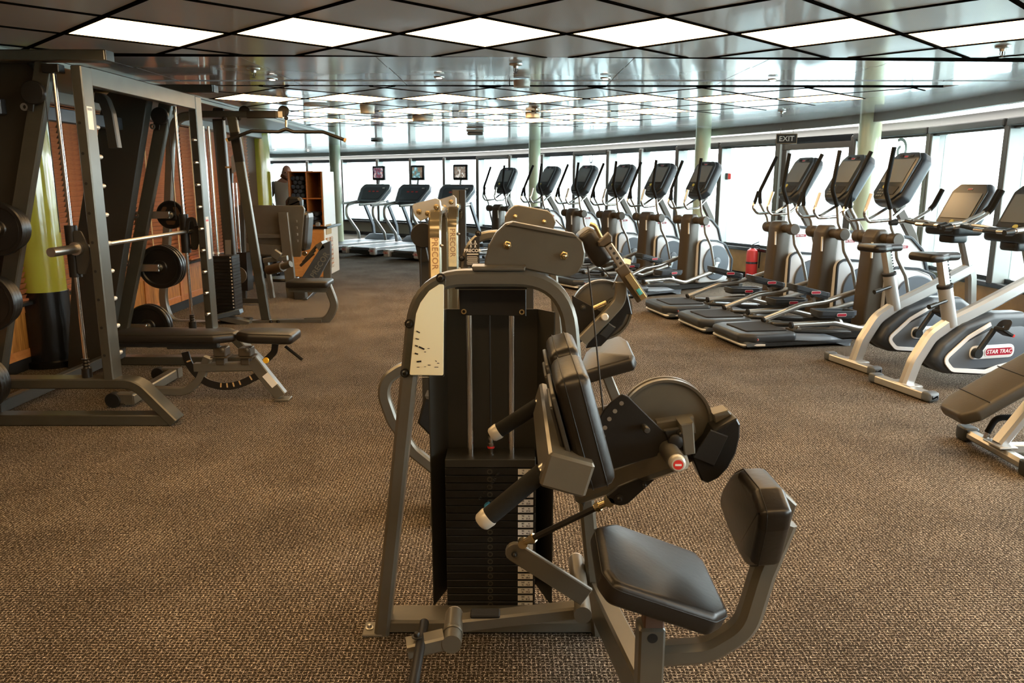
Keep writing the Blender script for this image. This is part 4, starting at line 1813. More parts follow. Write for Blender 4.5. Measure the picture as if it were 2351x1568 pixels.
# bearing housing
mb = MB()
p0, p1 = AY(1512, 975, 1.99), AY(1590, 965, 1.99)
mb.sweep([AY(1508, 985, 2.0), AY(1592, 972, 2.0)], .035, .05, up=(0, 0, 1))
plate(mb, [(1562, 975), (1592, 970), (1597, 1042), (1572, 1047)], 1.93, .07, .003)
bh = part('bearing_housing', mb, M['frame'], t)
mb = MB()
plate(mb, [(1526, 990), (1566, 984), (1572, 1040), (1550, 1046)], 1.945, .02, .002)
mb.lathe(AY(1550, 1012, 1.945), (0, -1, 0), [(0, 0), (.020, 0), (.020, .012), (.012, .016), (0, .016)], 16)
part('bearing', mb, M['black'], bh)
bolt(bh, AY(1562, 996, 1.944), .007)
# arm beam with pivot end
mb = MB()
mb.sweep([AY(1336, 1130, 2.33), AY(1556, 1050, 1.93)], .062, .066, up=(0, 0, 1), ch=.18)
bm_ = part('arm_beam', mb, M['frame'], t)
mb = MB()
e = AY(1553, 1060, 1.86)
f = e + Vector((-.005, .17, 0))
mb.cyl(f, e, .024, n=20)
part('pivot_sleeve', mb, M['frame'], bm_)
mb = MB()
mb.lathe(e, (0, -1, 0), [(0, 0), (.021, 0), (.022, .004), (.020, .018), (.016, .022), (0, .022)], 20)
pc = part('pivot_cap', mb, M['cap_white'], bm_)
mb = MB()
q = e + Vector((0, -.0222, 0))
mb.lathe(q, (0, -1, 0), [(0, 0), (.0125, 0), (.0125, .001), (0, .001)], 18)
pr = part('cap_sticker', mb, M['red'], bm_)
mb = MB()
mb.box(q + Vector((0, -.0015, 0)), (.016, .001, .005))
part('sticker_print', mb, M['white_ink'], bm_)
mb = MB()
plate(mb, [(1325, 1112), (1338, 1108), (1346, 1150), (1341, 1165), (1330, 1150)], 2.30, .02, .003)
part('end_bracket', mb, M['frame_dark'], bm_)
# lower cam lever
mb = MB()
plate(mb, [(1392, 1140), (1420, 1118), (1540, 1068), (1505, 1100), (1442, 1157), (1424, 1162), (1402, 1156)], 2.02, .012, .002, r=.006)
cl = part('cam_lever', mb, M['black'], t)
bolt(cl, AY(1421, 1144, 2.018), .008)
bolt(cl, AY(1478, 1112, 2.018), .006)
mb = MB()
a, b = AY(1398, 1151, 2.03), AY(1200, 1247, 2.12)
d = (b - a).normalized()
mb.cyl(a + d * .035, b - d * .035, .0095, n=6)
pr = part('push_rod', mb, M['black'], t)
for q, s in ((a, 1), (b, -1)):
    mb = MB()
    mb.cyl(q, q + d * s * .045, .009, .012, n=12)
    mb.cyl(q + d * s * .030, q + d * s * .042, .0145, n=6)
    mb.lathe(q + Vector((0, .012, 0)), (0, -1, 0), [(0, 0), (.014, 0), (.014, .022), (0, .022)], 14)
    part('rod_end', mb, M['gold'], pr)
# link plate
mb = MB()
a, b = AY(1183, 1270, 2.13), AY(1345, 1362, 2.16)
d = (b - a).normalized()
nrm = Vector((-d.z, 0, d.x))
w = .030
pts = []
for i in range(9):
    ang = PI / 2 + PI * i / 8
    v = nrm * math.sin(ang) * w + d * math.cos(ang) * w
    pts.append(a + v)
pts += [b - nrm * w, b + nrm * w]
q2 = [(p.x, p.z) for p in pts]
mb.slab((0, 2.14, 0), VX, VZ, q2, .018, .003)
lp = part('link_plate', mb, M['frame'], t)
bolt(lp, AY(1181, 1272, 2.125), .006, M['ink'])
# pivot tube and foot lever
mb = MB()
a, b = AY(1338, 1413, 2.14), AY(1323, 1287, 2.50)
mb.cyl(b, a, .027, n=22)
pv = part('pivot_tube', mb, M['frame'], t)
mb = MB()
mb.lathe(b, (b - a), [(0, 0), (.024, 0), (.024, .012), (.018, .02), (0, .02)], 18)
part('tube_cap', mb, M['cap_white'], pv)
mb = MB()
mb.sweep([AY(1336, 1398, 2.19), AY(1046, 1431, 2.17)], .052, .042, up=(0, 0, 1), ch=.15)
fl = part('foot_lever', mb, M['frame'], t)
mb = MB()
mb.slab(AY(1114, 1411, 2.17) + Vector((0, 0, .004)), VX, VY, rpoly([(-.045, -.022), (.045, -.022), (.045, .022), (-.045, .022)], .006), .010, .003)
part('rubber_pad', mb, M['rubber'], fl)
mb = MB()
a, b = AY(1037, 1480, 2.03), AY(1043, 1412, 2.20)
mb.cyl(b, a, .028, n=22)
mb.lathe(a, a - b, [(.030, -.07), (.031, -.065), (.031, -.055), (.030, -.05)], 22)
jt = part('joint_tube', mb, M['frame'], t)
mb = MB()
mb.lathe(b, (b - a), [(0, 0), (.025, 0), (.025, .010), (.019, .018), (0, .018)], 18)
part('tube_cap', mb, M['cap_white'], jt)
mb = MB()
mb.sweep([AY(1020, 1468, 2.06), AY(935, 1488, 2.04)], .055, .045, up=(0, 0, 1), ch=.12)
fa = part('foot_arm', mb, M['frame'], t)
bolt(fa, AY(957, 1462, 2.04) + Vector((0, 0, 0)), .010, M['black'], (0, 0, 1))
mb = MB()
a, b = AY(974, 1430, 2.16), AY(944, 1600, 1.76)
mb.cyl(a, b, .0145, n=16)
part('foot_bar', mb, M['black'], t)
# arm pads
BARZ = .905
mb = MB()
mb.box((.115, 1.83, BARZ - .005), (.10, .58, .078), Matrix.Rotation(math.radians(16), 3, 'Y'), b=.006)
cb = part('pad_crossbar', mb, M['frame'], t)
for yc, nm in ((1.57, 0), (1.84, 1)):
    a, b = AY(1313, 876, 1.57), AY(1378, 1118, 1.57)
    a.y = b.y = yc
    d = (b - a)
    L = d.length
    d.normalize()
    mid = (a + b) / 2 + Vector((0, .11, 0))
    U = d
    mb = MB()
    mb.slab(mid, U, VY, rpoly([(-L / 2 - .01, -.11), (L / 2 + .01, -.11), (L / 2 + .01, .11), (-L / 2 - .01, .11)], .03), .076, .024, 3)
    pd = part('arm_pad', mb, M['vinyl'], t)
    nn = U.cross(VY)
    for s in (-1, 1):
        mb = MB()
        rim = fillet([mid + U * p[0] + VY * p[1] + nn * s * .016 for p in [(-L / 2 - .011, -.1105), (L / 2 + .011, -.1105), (L / 2 + .011, .1105), (-L / 2 - .011, .1105)]], .03, 4, True)
        mb.sweep(rim, .003, n=6, closed=True)
        part('piping', mb, M['seam'], pd)
    sgn = -1 if nn.x > 0 else 1
    mb = MB()
    mb.slab(mid + nn * sgn * .046, U, VY, rpoly([(-L / 2 + .02, -.10), (L / 2 - .01, -.10), (L / 2 - .01, .10), (-L / 2 + .02, .10)], .02), .010, .002)
    mb.slab(mid + nn * sgn * .056, U, VY, rpoly([(-L / 2 + .05, -.08), (L / 2 - .03, -.08), (L / 2 - .03, .08), (-L / 2 + .05, .08)], .01), .008, .002)
    part('pad_mount', mb, M['frame_dark'], pd)
for (p, q, Y, rr) in (((1246, 1083), (1124, 1184), 1.60, .0205), ((1236, 930), (1146, 988), 2.07, .0205)):
    mb = MB()
    a, b = AY(p[0], p[1], Y), AY(q[0], q[1], Y)
    mb.cyl(a, b, rr, n=20)
    g = part('hand_grip', mb, M['foam'], t)
    d = (b - a).normalized()
    mb = MB()
    mb.lathe(b, d, [(0, 0), (rr + .001, 0), (rr + .002, .004), (rr, .022), (rr * .8, .027), (0, .027)], 20)
    part('grip_cap', mb, M['cap_white'], g)
    mb = MB()
    mb.cyl(a - d * .02, a, rr * .8, n=16)
    part('grip_stub', mb, M['steel'], g)
# seat
S = [AY(1416, 1337, 1.67), AY(1662, 1408, 1.73), AY(1371, 1202, 1.99)]
mb = MB()
SEAT = [(1371, 1204), (1409, 1197), (1597, 1264), (1622, 1290), (1676, 1402), (1650, 1416), (1416, 1339), (1389, 1303)]
U, V, N, pts = plane_slab(mb, SEAT, S[0], S[1], S[2], .062, .018, 3, .03)
st = part('seat', mb, M['vinyl'], t)
mb = MB()
rim = [S[0] - N * .016 + U * p[0] + V * p[1] for p in inset(pts if area2(pts) > 0 else pts[::-1], -.0008)]
mb.sweep(rim, .003, n=6, closed=True)
part('piping', mb, M['seam'], st)
cen = sum((S[0] + U * p[0] + V * p[1] for p in pts), Vector()) / len(pts)
mb = MB()
mb.slab(cen - N * .068, U, V, rpoly([(-.09, -.07), (.10, -.07), (.10, .07), (-.09, .07)], .01), .012, .002)
part('seat_plate', mb, M['frame'], st)
PXX = AY(1496, 1500, 1.83).x
mb = MB()
mb.box((PXX, 1.86, .19), (.068, .068, .36), b=.006)
ps = part('seat_post', mb, M['frame'], t)
mb = MB()
mb.box((PXX + .005, 1.86, .40), (.052, .052, .12), b=.004)
part('inner_post', mb, mat('worn_inner_post', (.16, .10, .075), .5, .3), ps)
mb = MB()
p = AY(1495, 1466, 1.825)
mb.lathe((PXX, 1.8258, p.z), (0, -1, 0), [(0, 0), (.0135, 0), (.0135, .0008), (0, .0008)], 20)
part('adjust_hole', mb, M['ink'], ps)
mb = MB()
mb.box((PXX, 1.86, .010), (.10, .50, .02), b=.004)
part('front_foot', mb, M['frame'], t)
mb = MB()
mb.sweep([Vector((.275, 2.46, .145)), Vector((PXX, 1.86, .145))], .062, .11, up=(0, 0, 1), ch=.12)
part('floor_beam', mb, M['frame'], t)
mb = MB()
cv = fillet(PX([(1505, 1500), (1625, 1492), (1712, 1440), (1752, 1310), (1800, 1195)], 1.87), .12, 7)
mb.sweep(cv, .062, .060, up=(0, 1, 0), ch=.25)
part('backrest_tube', mb, M['frame'], t)
BA_, BB_, BC_ = AY(1742, 1175, 1.68), AY(1672, 1086, 2.0), AY(1708, 1295, 1.85)
mb = MB()
BACK = [(1650, 1136), (1657, 1115), (1674, 1087), (1692, 1078), (1726, 1122), (1745, 1180), (1741, 1222), (1724, 1300), (1708, 1300), (1694, 1275), (1668, 1215), (1652, 1168)]
U, V, N, pts = plane_slab(mb, BACK, BA_, BB_, BC_, .078, .022, 3, .02)
bk = part('backrest', mb, M['vinyl'], t)
mb = MB()
rim = [BA_ - N * .017 + U * p[0] + V * p[1] for p in inset(pts if area2(pts) > 0 else pts[::-1], -.0008)]
mb.sweep(rim, .003, n=6, closed=True)
part('piping', mb, M['seam'], bk)
mb = MB()
plate(mb, [(1772, 1120), (1786, 1116), (1832, 1160), (1808, 1225), (1780, 1200)], 1.83, .075, .005)
part('backrest_bracket', mb, M['frame'], t)

# ================= machine 2: the next arm machine behind
T2Y = 4.5
t = thing('arm_curl_machine', 'second arm machine standing behind the nearest one, with black instruction placard and perforated chrome tube', 'exercise machine', (0, T2Y, 0))
mb = MB()
mb.sweep(fillet(PX([(1035, 990), (1076, 538), (1262, 538), (1300, 990)], T2Y), [0, .17, .17, 0], 8), .05, .075, up=(0, 1, 0), ch=.2)
fr = part('tower_frame', mb, M['frame'], t)
mb = MB()
mb.box((AY(1168, 990, T2Y).x, T2Y, .03), (.62, .1, .05), b=.006)
part('base_crossbar', mb, M['frame'], t)
mb = MB()
plate(mb, [(1064, 612), (1101, 612), (1101, 541), (1090, 545), (1078, 560), (1069, 585)], T2Y - .06, .004, .001)
pl = part('placard', mb, M['ink'], t, label='black placard with two figures')
text_part('lettering', 'PRECOR', AY(1085, 575.5, T2Y - .0612), VX, VZ, .026, M['white_ink'], pl, bold=.0006)
mb = MB()
for i, (x, y, w, h) in enumerate([(1085, 583.5, 26, 2.2)] + [(1084 + (k % 3) * .5, 588.5 + k * 1.9, 22 + (k * 7) % 5, .5) for k in range(11)]):
    c = AY(x, y, T2Y - .0615)
    mb.box(c, (w * .0025, .0008, h * .0025))
part('small_print', mb, M['label'], pl, kind='stuff')
for x in (1081, 1091):
    mb = MB()
    c = AY(x, 562, T2Y - .0615)
    s = .0025
    mb.sweep([c + Vector((0, 0, 7 * s)), c + Vector((0, 0, 1 * s)), c + Vector((-1.6 * s, 0, -6.5 * s))], .0032, n=5)
    mb.sweep([c + Vector((0, 0, 1 * s)), c + Vector((1.6 * s, 0, -6.5 * s))], .0032, n=5)
    mb.sweep([c + Vector((-3.5 * s, 0, 0)), c + Vector((-2 * s, 0, 4.5 * s)), c + Vector((2 * s, 0, 4.5 * s)), c + Vector((3.5 * s, 0, 0))], .0028, n=5)
    mb.ball(c + Vector((0, 0, 8 * s)), .0035, 8)
    part('pictogram_figure', mb, M['white_ink'], pl)
for q in ((1098, 536), (1060, 593)):
    bolt(fr, AY(q[0], q[1], T2Y - .04), .012)
mb = MB()
plate(mb, [(1157, 524), (1159, 497), (1168, 482), (1181, 472), (1190, 471), (1258, 484), (1270, 494), (1276, 510), (1272, 524), (1262, 534), (1240, 532)], T2Y, .085, .004, r=.005)
ph = part('pulley_housing', mb, M['frame'], t)
for q in ((1183, 497), (1249, 509)):
    mb = MB()
    mb.lathe(AY(q[0], q[1], T2Y - .002), (0, -1, 0), [(0, 0), (.0135, 0), (.0135, .003), (.010, .004), (.010, .010), (.007, .016), (0, .018)], 6)
    part('acorn_nut', mb, M['gold'], ph, smooth=60)
mb = MB()
mb.sweep(PX([(1276, 505, 4.45), (1330, 560, 4.3), (1405, 640, 4.2)], 4.4), .006, n=6)
part('cable', mb, M['ink'], t)
mb = MB()
plate(mb, [(1120, 560), (1225, 560), (1225, 960), (1120, 960)], T2Y + .22, .01, .002)
part('rear_shroud', mb, M['shroud'], t)
mb = MB()
c = AY(1381, 712, 4.2)
r = .165
mb.lathe(c, (0, -1, 0), [(0, 0), (r * .92, 0), (r * .94, .012), (r, .014), (r, -.03), (0, -.03)], 48)
part('cam_wheel', mb, M['frame'], t)
mb = MB()
plate(mb, [(1313, 678), (1368, 708), (1392, 722), (1345, 775), (1330, 790), (1318, 740)], 4.12, .012, .002)
sp = part('sector_plate', mb, M['black'], t)
bolt(sp, AY(1339, 706, 4.118), .010, M['frame_dark'])
mb = MB()
mb.sweep(fillet(PX([(1336, 782), (1395, 722), (1424, 690), (1426, 648)], 4.05), .10, 6), .06, .05, up=(0, 1, 0))
lk = part('lever_arm', mb, M['frame'], t)
mb = MB()
mb.lathe(AY(1388, 727, 4.02), (0, -1, 0), [(0, 0), (.020, 0), (.020, .015), (.015, .020), (0, .02)], 16)
part('pivot_cap', mb, M['cap_white'], lk)
mb = MB()
mb.cyl(AY(1362, 708, 4.03), AY(1392, 694, 4.03), .013, n=10)
part('gold_pin', mb, M['gold'], lk)
mb = MB()
plate(mb, [(1398, 690), (1440, 668), (1452, 722), (1440, 722), (1430, 745), (1380, 795), (1345, 800), (1350, 790)], 4.10, .05, .005)
part('counterweight', mb, M['plate_black'], t)
mb = MB()
plate(mb, [(1376, 768), (1398, 742), (1414, 752), (1392, 778)], 4.03, .03, .004)
part('locking_block', mb, M['console'], lk)
# padded roll and perforated tube
a, b = AY(1338, 540, 4.05), AY(1378, 600, 4.05)
d = (b - a)
mb = MB()
L = d.length
d.normalize()
mb.slab((a + b) / 2 + Vector((.02, .12, 0)), d, VY, rpoly([(-L / 2 - .02, -.12), (L / 2 + .02, -.12), (L / 2 + .02, .12), (-L / 2 - .02, .12)], .03), .10, .03, 3)
part('chest_pad', mb, M['vinyl'], t)
mb = MB()
plate(mb, [(1374, 556), (1398, 534), (1406, 543), (1406, 556), (1386, 568), (1376, 566)], 4.0, .07, .006)
part('clamp_block', mb, M['taupe'], t)
mb = MB()
mb.sweep(fillet(PX([(1354, 514), (1366, 518), (1380, 545)], 3.98), .03), .022, n=10)
part('pull_handle', mb, M['gold'], t)
mb = MB()
a, b = AY(1396, 562, 4.0), AY(1436, 622, 4.0)
mb.sweep([a, b], .042, .042, up=(0, 1, 0))
tb = part('perforated_tube', mb, M['steel'], t)
for k in range(5):
    mb = MB()
    mb.lathe(a.lerp(b, .12 + .19 * k) + Vector((0, -.0215, 0)), (0, -1, 0), [(0, 0), (.008, 0), (.008, .0006), (0, .0006)], 10)
    part('tube_hole', mb, M['ink'], tb)
mb = MB()
mb.sweep([AY(1424, 612, 4.0), AY(1474, 686, 4.0)], .062, .05, up=(0, 1, 0))
sl = part('outer_sleeve', mb, M['taupe'], t)
mb = MB()
mb.sweep([AY(1440, 630, 3.96), AY(1478, 686, 3.96)], .034, .02, up=(0, 1, 0))
part('sleeve_cover', mb, M['gold'], sl)
mb = MB()
a, b = AY(1464, 664, 3.944), AY(1472, 676, 3.944)
mb.sweep([a, b], .020, .006, up=(0, 1, 0), ch=.4)
part('release_button', mb, mat('teal_button', (.05, .33, .36), .4), sl)
mb = MB()
mb.sweep([AY(1440, 600, 4.1), AY(1395, 700, 4.3)], .04, .04, up=(0, 1, 0))
part('support_strut', mb, M['silver'], t)
# seat 2
S = [AY(1330, 858, 4.05), AY(1452, 818, 4.05), AY(1342, 812, 4.40)]
mb = MB()
plane_slab(mb, [(1322, 860), (1342, 808), (1378, 780), (1424, 769), (1440, 779), (1455, 812), (1450, 822), (1380, 842)], S[0], S[1], S[2], .075, .022, 3, .02)
part('seat', mb, M['vinyl'], t)
mb = MB()
e2 = AY(1422, 935, 4.25)
mb.sweep(PX([(1370, 850, 4.25), (1392, 860, 4.25), (1422, 935, 4.25)], 4.25) + [Vector((e2.x + .03, 4.25, .02))], .06, .06, up=(0, 1, 0))
mb.box((e2.x + .03, 4.25, .02), (.1, .5, .03), b=.004)
mb.sweep([AY(1300, 960, 4.5), AY(1420, 935, 4.27)], .06, .05)
part('seat_post', mb, M['frame'], t)
# looped lever sticking out on the left
mb = MB()
lp_ = fillet(PX([(985, 838), (925, 843), (887, 870), (880, 905), (900, 962), (948, 1035), (1010, 1085)], 3.35), .14, 6)
mb.sweep(lp_, .052, .045, up=(0, 1, 0), ch=.2)
mb.sweep([lp_[-1], Vector((lp_[-1].x + .06, 4.4, .10))], .05, .05)
mb.box((lp_[-1].x - .01, 3.36, .06), (.05, .3, .11), b=.01)
part('leg_lever', mb, M['frame'], t)
mb = MB()
plate(mb, [(958, 972), (975, 910), (1000, 915), (1000, 1010), (985, 1000)], 3.45, .12, .01)
part('ankle_pad', mb, M['rubber'], t)

# ================= two towers seen edge on
for k, (px, Y, ytop, lab, xw) in enumerate(((998, 5.0, 486, 'narrow side-on machine tower with worn cream label strip, left of the pair', 0), (1039, 5.7, 478, 'narrow side-on machine tower with worn cream label strip, right of the pair', 0))):
    c = AY(px, 560, Y)
    zt = AY(px, ytop, Y).z
    t = thing('cable_machine', lab, 'exercise machine', (c.x, Y, 0))
    mb = MB()
    mb.sweep(fillet([(c.x, Y, .0), (c.x, Y + .03, zt), (c.x, Y + .55, zt), (c.x, Y + .58, .0)], .17, 8), .055, .082, up=(1, 0, 0), ch=.2)
    fr = part('tower_frame', mb, M['tower_gloss'], t)
    mb = MB()
    yl = (546, 638) if k == 0 else (521, 612)
    z0, z1 = AY(px, yl[1], Y).z, AY(px, yl[0], Y).z
    mb.box((c.x, Y - .030 + (.03 * (z0 + z1) / 2 / zt), (z0 + z1) / 2), (.056, .004, z1 - z0), b=.001)
    ls = part('label_strip', mb, mat('worn_label', (.80, .68, .40), .4, noise=.1, scale=40), t)
    text_part('lettering', 'PRECOR', (c.x, Y - .033 + (.03 * (z0 + z1) / 2 / zt), (z0 + z1) / 2 + .03), (0, 0, -1), (1, 0, 0), .055, mat('faded_print', (.36, .22, .12), .6), ls, bold=.0005)
    for q in (.10, .35, .6):
        bolt(fr, (c.x + .04, Y + .01, z1 + .05 - q), .008, M['steel'], (1, 0, 0))
    mb = MB()
    if k == 0:
        plate(mb, [(946, 474), (950, 468), (1000, 455), (1010, 460), (1014, 485), (1010, 494), (985, 499), (965, 508), (952, 495)], Y + .1, .06, .003, r=.01)
    else:
        plate(mb, [(1000, 462), (1008, 458), (1040, 448), (1047, 455), (1048, 478), (1020, 482), (1005, 490)], Y + .1, .06, .003, r=.01)
    ph = part('pulley_housing', mb, M['silver'], t)
    for q in (((962, 486), (1002, 475), (982, 490)) if k == 0 else ((1020, 476), (1036, 464))):
        bolt(ph, AY(q[0], q[1], Y + .098), .012, M['gold'])
    if k == 0:
        mb = MB()
        mb.lathe(AY(972, 540, Y + .15), (0, -1, 0), [(0, 0), (.075, 0), (.08, .01), (.08, .03), (.075, .04), (0, .04)], 24)
        mb.sweep([AY(966, 560, Y + .15), AY(975, 600, Y + .15)], .07, .05, up=(0, 1, 0))
        pu = part('pulley', mb, M['black'], t)
        mb = MB()
        mb.sweep([AY(966, 500, Y + .12), AY(966, 700, Y + .12)], .006, n=6)
        part('cable', mb, M['ink'], t)
        mb = MB()
        mb.sweep([AY(978, 560, Y + .2), (AY(978, 560, Y + .2).x, Y + .2, 0)], .09, .05, up=(0, 1, 0))
        part('rear_post', mb, M['frame_dark'], t)
    else:
        mb = MB()
        a = AY(1048, 436, Y + .5)
        mb.box((a.x, Y + .55, a.z / 2), (.075, .05, a.z), b=.005)
        part('rear_post', mb, M['frame'], t)
        mb = MB()
        a = AY(1061, 436, Y + .5)
        mb.box((a.x, Y + .54, a.z / 2), (.05, .05, a.z), b=.005)
        part('rear_shroud', mb, M['frame_dark'], t)

# ================= incline bench at lower right
t = thing('incline_bench', 'silver-legged incline bench with dark brown pad cut off by the right edge', 'bench', (2.9, 4.15, 0))
a, b = Vector((2.40, 4.15, .26)), Vector((3.50, 4.15, .95))
d = (b - a).normalized()
mb = MB()
L = (b - a).length
nz = d.cross(VY)
if nz.z < 0:
    nz = -nz
mid = (a + b) / 2
mb.slab(mid - nz * .03, d, VY, rpoly([(-L / 2, -.10), (-L / 2 + .08, -.15), (L / 2, -.15), (L / 2, .15), (-L / 2 + .08, .15), (-L / 2, .10)], .04), .075, .022, 3)
pd = part('pad', mb, mat('brown_vinyl', (.045, .036, .022), .42, bump=.2, bscale=80), t)
for s in (.16, .40):
    mb = MB()
    o = a + d * s + nz * .009
    mb.box(o, (.006, .302, .006), Matrix.Rotation(-math.atan2(d.z, d.x), 3, 'Y'), b=.002)
    part('stitched_seam', mb, M['seam'], pd)
mb = MB()
q0, q1 = AZ(2245, 1010, .04), AZ(2351, 1082, .04)
mb.sweep([(2.69, 4.40, .045), (2.69, 3.86, .045)], .07, .055, ch=.3)
ft = part('floor_foot', mb, M['silver_warm'], t)
for y in (4.43, 3.84):
    mb = MB()
    mb.slab((2.69, y, .045), VX, VZ, rpoly([(-.045, -.042), (.045, -.042), (.045, .04), (-.045, .04)], .015), .11, .02, 3)
    part('foot_cap', mb, M['console'], ft)
mb = MB()
mb.box((2.69, 4.12, .082), (.10, .16, .012), b=.003)
part('mount_plate', mb, M['silver'], ft)
mb = MB()
mb.sweep(fillet([(2.69, 4.13, .08), (2.86, 4.13, .34), (3.10, 4.13, .52)], .1), .055, .085, up=(0, 1, 0), ch=.25)
part('leg', mb, M['silver'], t)
mb = MB()
mb.sweep([(3.45, 4.15, .03), (3.45, 4.15, .80)], .06, .06, up=(0, 1, 0))
mb.sweep([(2.70, 4.15, .05), (3.45, 4.15, .05)], .06, .05)
part('rear_leg', mb, M['silver'], t)
mb = MB()
mb.sweep(fillet([(2.70, 4.26, .10), (2.74, 4.26, .19), (2.90, 4.20, .21)], .06), .035, n=10)
hd = part('carry_handle', mb, M['foam'], t)
mb = MB()
mb.cyl((2.695, 4.26, .07), (2.71, 4.26, .125), .016, n=10)
part('handle_tip', mb, M['chrome'], hd)
# ---------------------------------------------------------------- smith machine at the left
YN, YFR = 4.75, 6.40
t = thing('smith_machine', 'large grey counterbalanced barbell rack at left, with chrome guide rods', 'weight machine', (-2.6, 5.5, 0))
UPX, RODX, BARX = -2.49, -2.65, -2.605
for side, Y in ((-1, YN), (1, YFR)):
    mb = MB()
    mb.box((UPX, Y, 1.20), (.062, .118, 1.90), b=.006)
    up = part('upright', mb, M['steel_post'], t)
    for k in range(9):
        z = 1.83 - k * .172
        mb = MB()
        mb.lathe((UPX - .006, Y - .0632, z), (0, -1, 0), [(0, 0), (.009, 0), (.009, .001), (0, .001)], 10)
        part('pin_hole', mb, M['ink'], up)
        mb = MB()
        mb.lathe((UPX + .008, Y - side * .062, z - .015), (0, -side, 0), [(0, 0), (.014, 0), (.014, .045), (.011, .055), (0, .057)], 10)
        part('rack_peg', mb, M['cap_white'] if side < 0 else M['steel'], up)
    mb = MB()
    mb.box((UPX + .0318, Y - .01, 1.86 if side < 0 else 1.05), (.001, .06, .13 if side < 0 else .34))
    wl_ = part('warning_label', mb, M['label'], up)
    mb = MB()
    mb.box((UPX + .0325, Y - .01, 1.91 if side < 0 else 1.19), (.001, .05, .014))
    part('label_print', mb, M['red'] if side > 0 else M['screen_off'], wl_)
    # raised rail curving down to the front foot
    mb = MB()
    mb.sweep(fillet([(-3.36, Y, .272), (-2.34, Y, .272), (-2.115, Y, .02)], .16, 8), .125, .062, up=(0, 0, 1), ch=.12)
    part('side_rail', mb, M['steel_post'], t)
    mb = MB()
    mb.box((-2.78, Y, .035), (1.30, .11, .07), b=.006)
    part('floor_rail', mb, M['steel_post'], t)
    mb = MB()
    mb.box((-2.86, Y, 2.205), (1.08, .10, .062), b=.006)
    tb = part('top_beam', mb, M['steel_post'], t)
    mb = MB()
    mb.box((-2.317, Y, 2.205), (.008, .096, .058), b=.002)
    part('end_cap', mb, M['frame_dark'], tb)
    mb = MB()
    mb.sweep([(-3.32, Y + .02, .03), (-2.70, Y + .02, 2.17)], .10, .055, up=(0, 1, 0), ch=.12)
    rp = part('rear_post', mb, M['steel_post'], t)
    # dark counterweight board behind the rear post
    mb = MB()
    q = [(p.x, p.z) for p in PX([(262, 330), (268, 270), (277, 232), (298, 212), (352, 211), (374, 236), (290, 757), (283, 852), (194, 852), (206, 600), (238, 400)], 6.5)]
    mb.slab((0, Y - side * .12, 0), VX, VZ, rpoly(q, .03), .10, .006)
    part('counterweight_shroud', mb, M['shroud'], t)
    # guide rod, pulley, cable
    mb = MB()
    mb.cyl((RODX, Y, .30), (RODX, Y, 2.13), .0125, n=14)
    rd = part('guide_rod', mb, M['chrome'], t)
    mb = MB()
    mb.box((RODX, Y, 2.135), (.10, .07, .05), b=.004)
    part('rod_top_mount', mb, M['black'], rd)
    mb = MB()
    mb.cyl((RODX, Y, .30), (RODX, Y, .36), .03)
    mb.lathe((RODX, Y, .36), VZ, [(0, 0), (.022, 0), (.016, .01), (.022, .02), (.016, .03), (.022, .04), (.016, .05), (.024, .06), (0, .06)], 12)
    part('rod_mount', mb, M['black'], rd)
    mb = MB()
    mb.lathe((-2.755, Y - .02, 2.00), (0, -1, 0), [(0, 0), (.062, 0), (.067, .008), (.067, .03), (.062, .038), (0, .038)], 24)
    mb.sweep([(-2.755, Y - .045, 2.05), (-2.79, Y - .045, 1.90)], .05, .012, up=(0, 1, 0))
    part('pulley', mb, M['black'], rp)
    mb = MB()
    mb.sweep([(-2.695, Y - .03, 2.0), (-2.70, Y - .03, 1.2)], .006, n=6)
    part('cable', mb, M['ink'], t)
    for z in (1.92, 1.23, .85):
        bx = -3.32 + .62 * (z / 2.14)
        mb = MB()
        mb.lathe((bx - .05, Y - .04, z), (0, -1, 0), [(.012, 0), (.022, 0), (.022, .012), (.012, .012)], 12)
        part('plate_ring', mb, M['steel'], rp)
    # carriage on the rod
    mb = MB()
    mb.cyl((RODX, Y, .93), (RODX, Y, 1.24), .036, n=16)
    cr = part('carriage', mb, M['black'], t)
    mb = MB()
    mb.slab((RODX + .065, Y + .03 * side, 1.08), VX, VZ, rpoly([(-.035, -.13), (.01, -.13), (.05, -.03), (.05, .03), (.01, .13), (-.035, .13)], .015), .012, .002)
    part('carriage_plate', mb, M['frame_dark'], cr)
    for z in (.98, 1.18):
        bolt(cr, (RODX + .05, Y - .02, z), .010)
    mb = MB()
    mb.sweep(fillet([(BARX + .01, Y - side * .10, 1.10), (BARX + .03, Y - side * .10, 1.20), (BARX + .075, Y - side * .10, 1.21), (BARX + .09, Y - side * .10, 1.15)], .03), .03, .014, up=(0, 1, 0))
    part('bar_hook', mb, M['black'] if side > 0 else M['chrome'], cr)
    # weight horns on the rear post
    for z in (1.23, .80, .30):
        bx = -3.32 + .62 * (z / 2.14)
        mb = MB()
        hx_ = bx + (.16 if side > 0 else 0)
        if side > 0:
            mb.box((bx + .08, Y + .06, z), (.20, .03, .06), b=.004)
        mb.cyl((hx_, Y + side * .03, z), (hx_, Y + side * .26, z), .022)
        part('plate_horn', mb, M['steel'], rp)
mb = MB()
mb.box((UPX, 5.575, 2.10), (.055, 1.54, .11), b=.006)
part('front_crossbeam', mb, M['steel_post'], t)
mb = MB()
mb.box((-3.02, 5.575, 1.93), (.06, 1.62, .09), b=.006)
part('rear_crossbeam', mb, mat('blue_grey_tube', (.06, .07, .085), .4, .3), t)
mb = MB()
mb.box((-3.25, 5.575, .10), (.06, 1.62, .08), b=.006)
part('rear_floor_beam', mb, M['frame_dark'], t)
mb = MB()
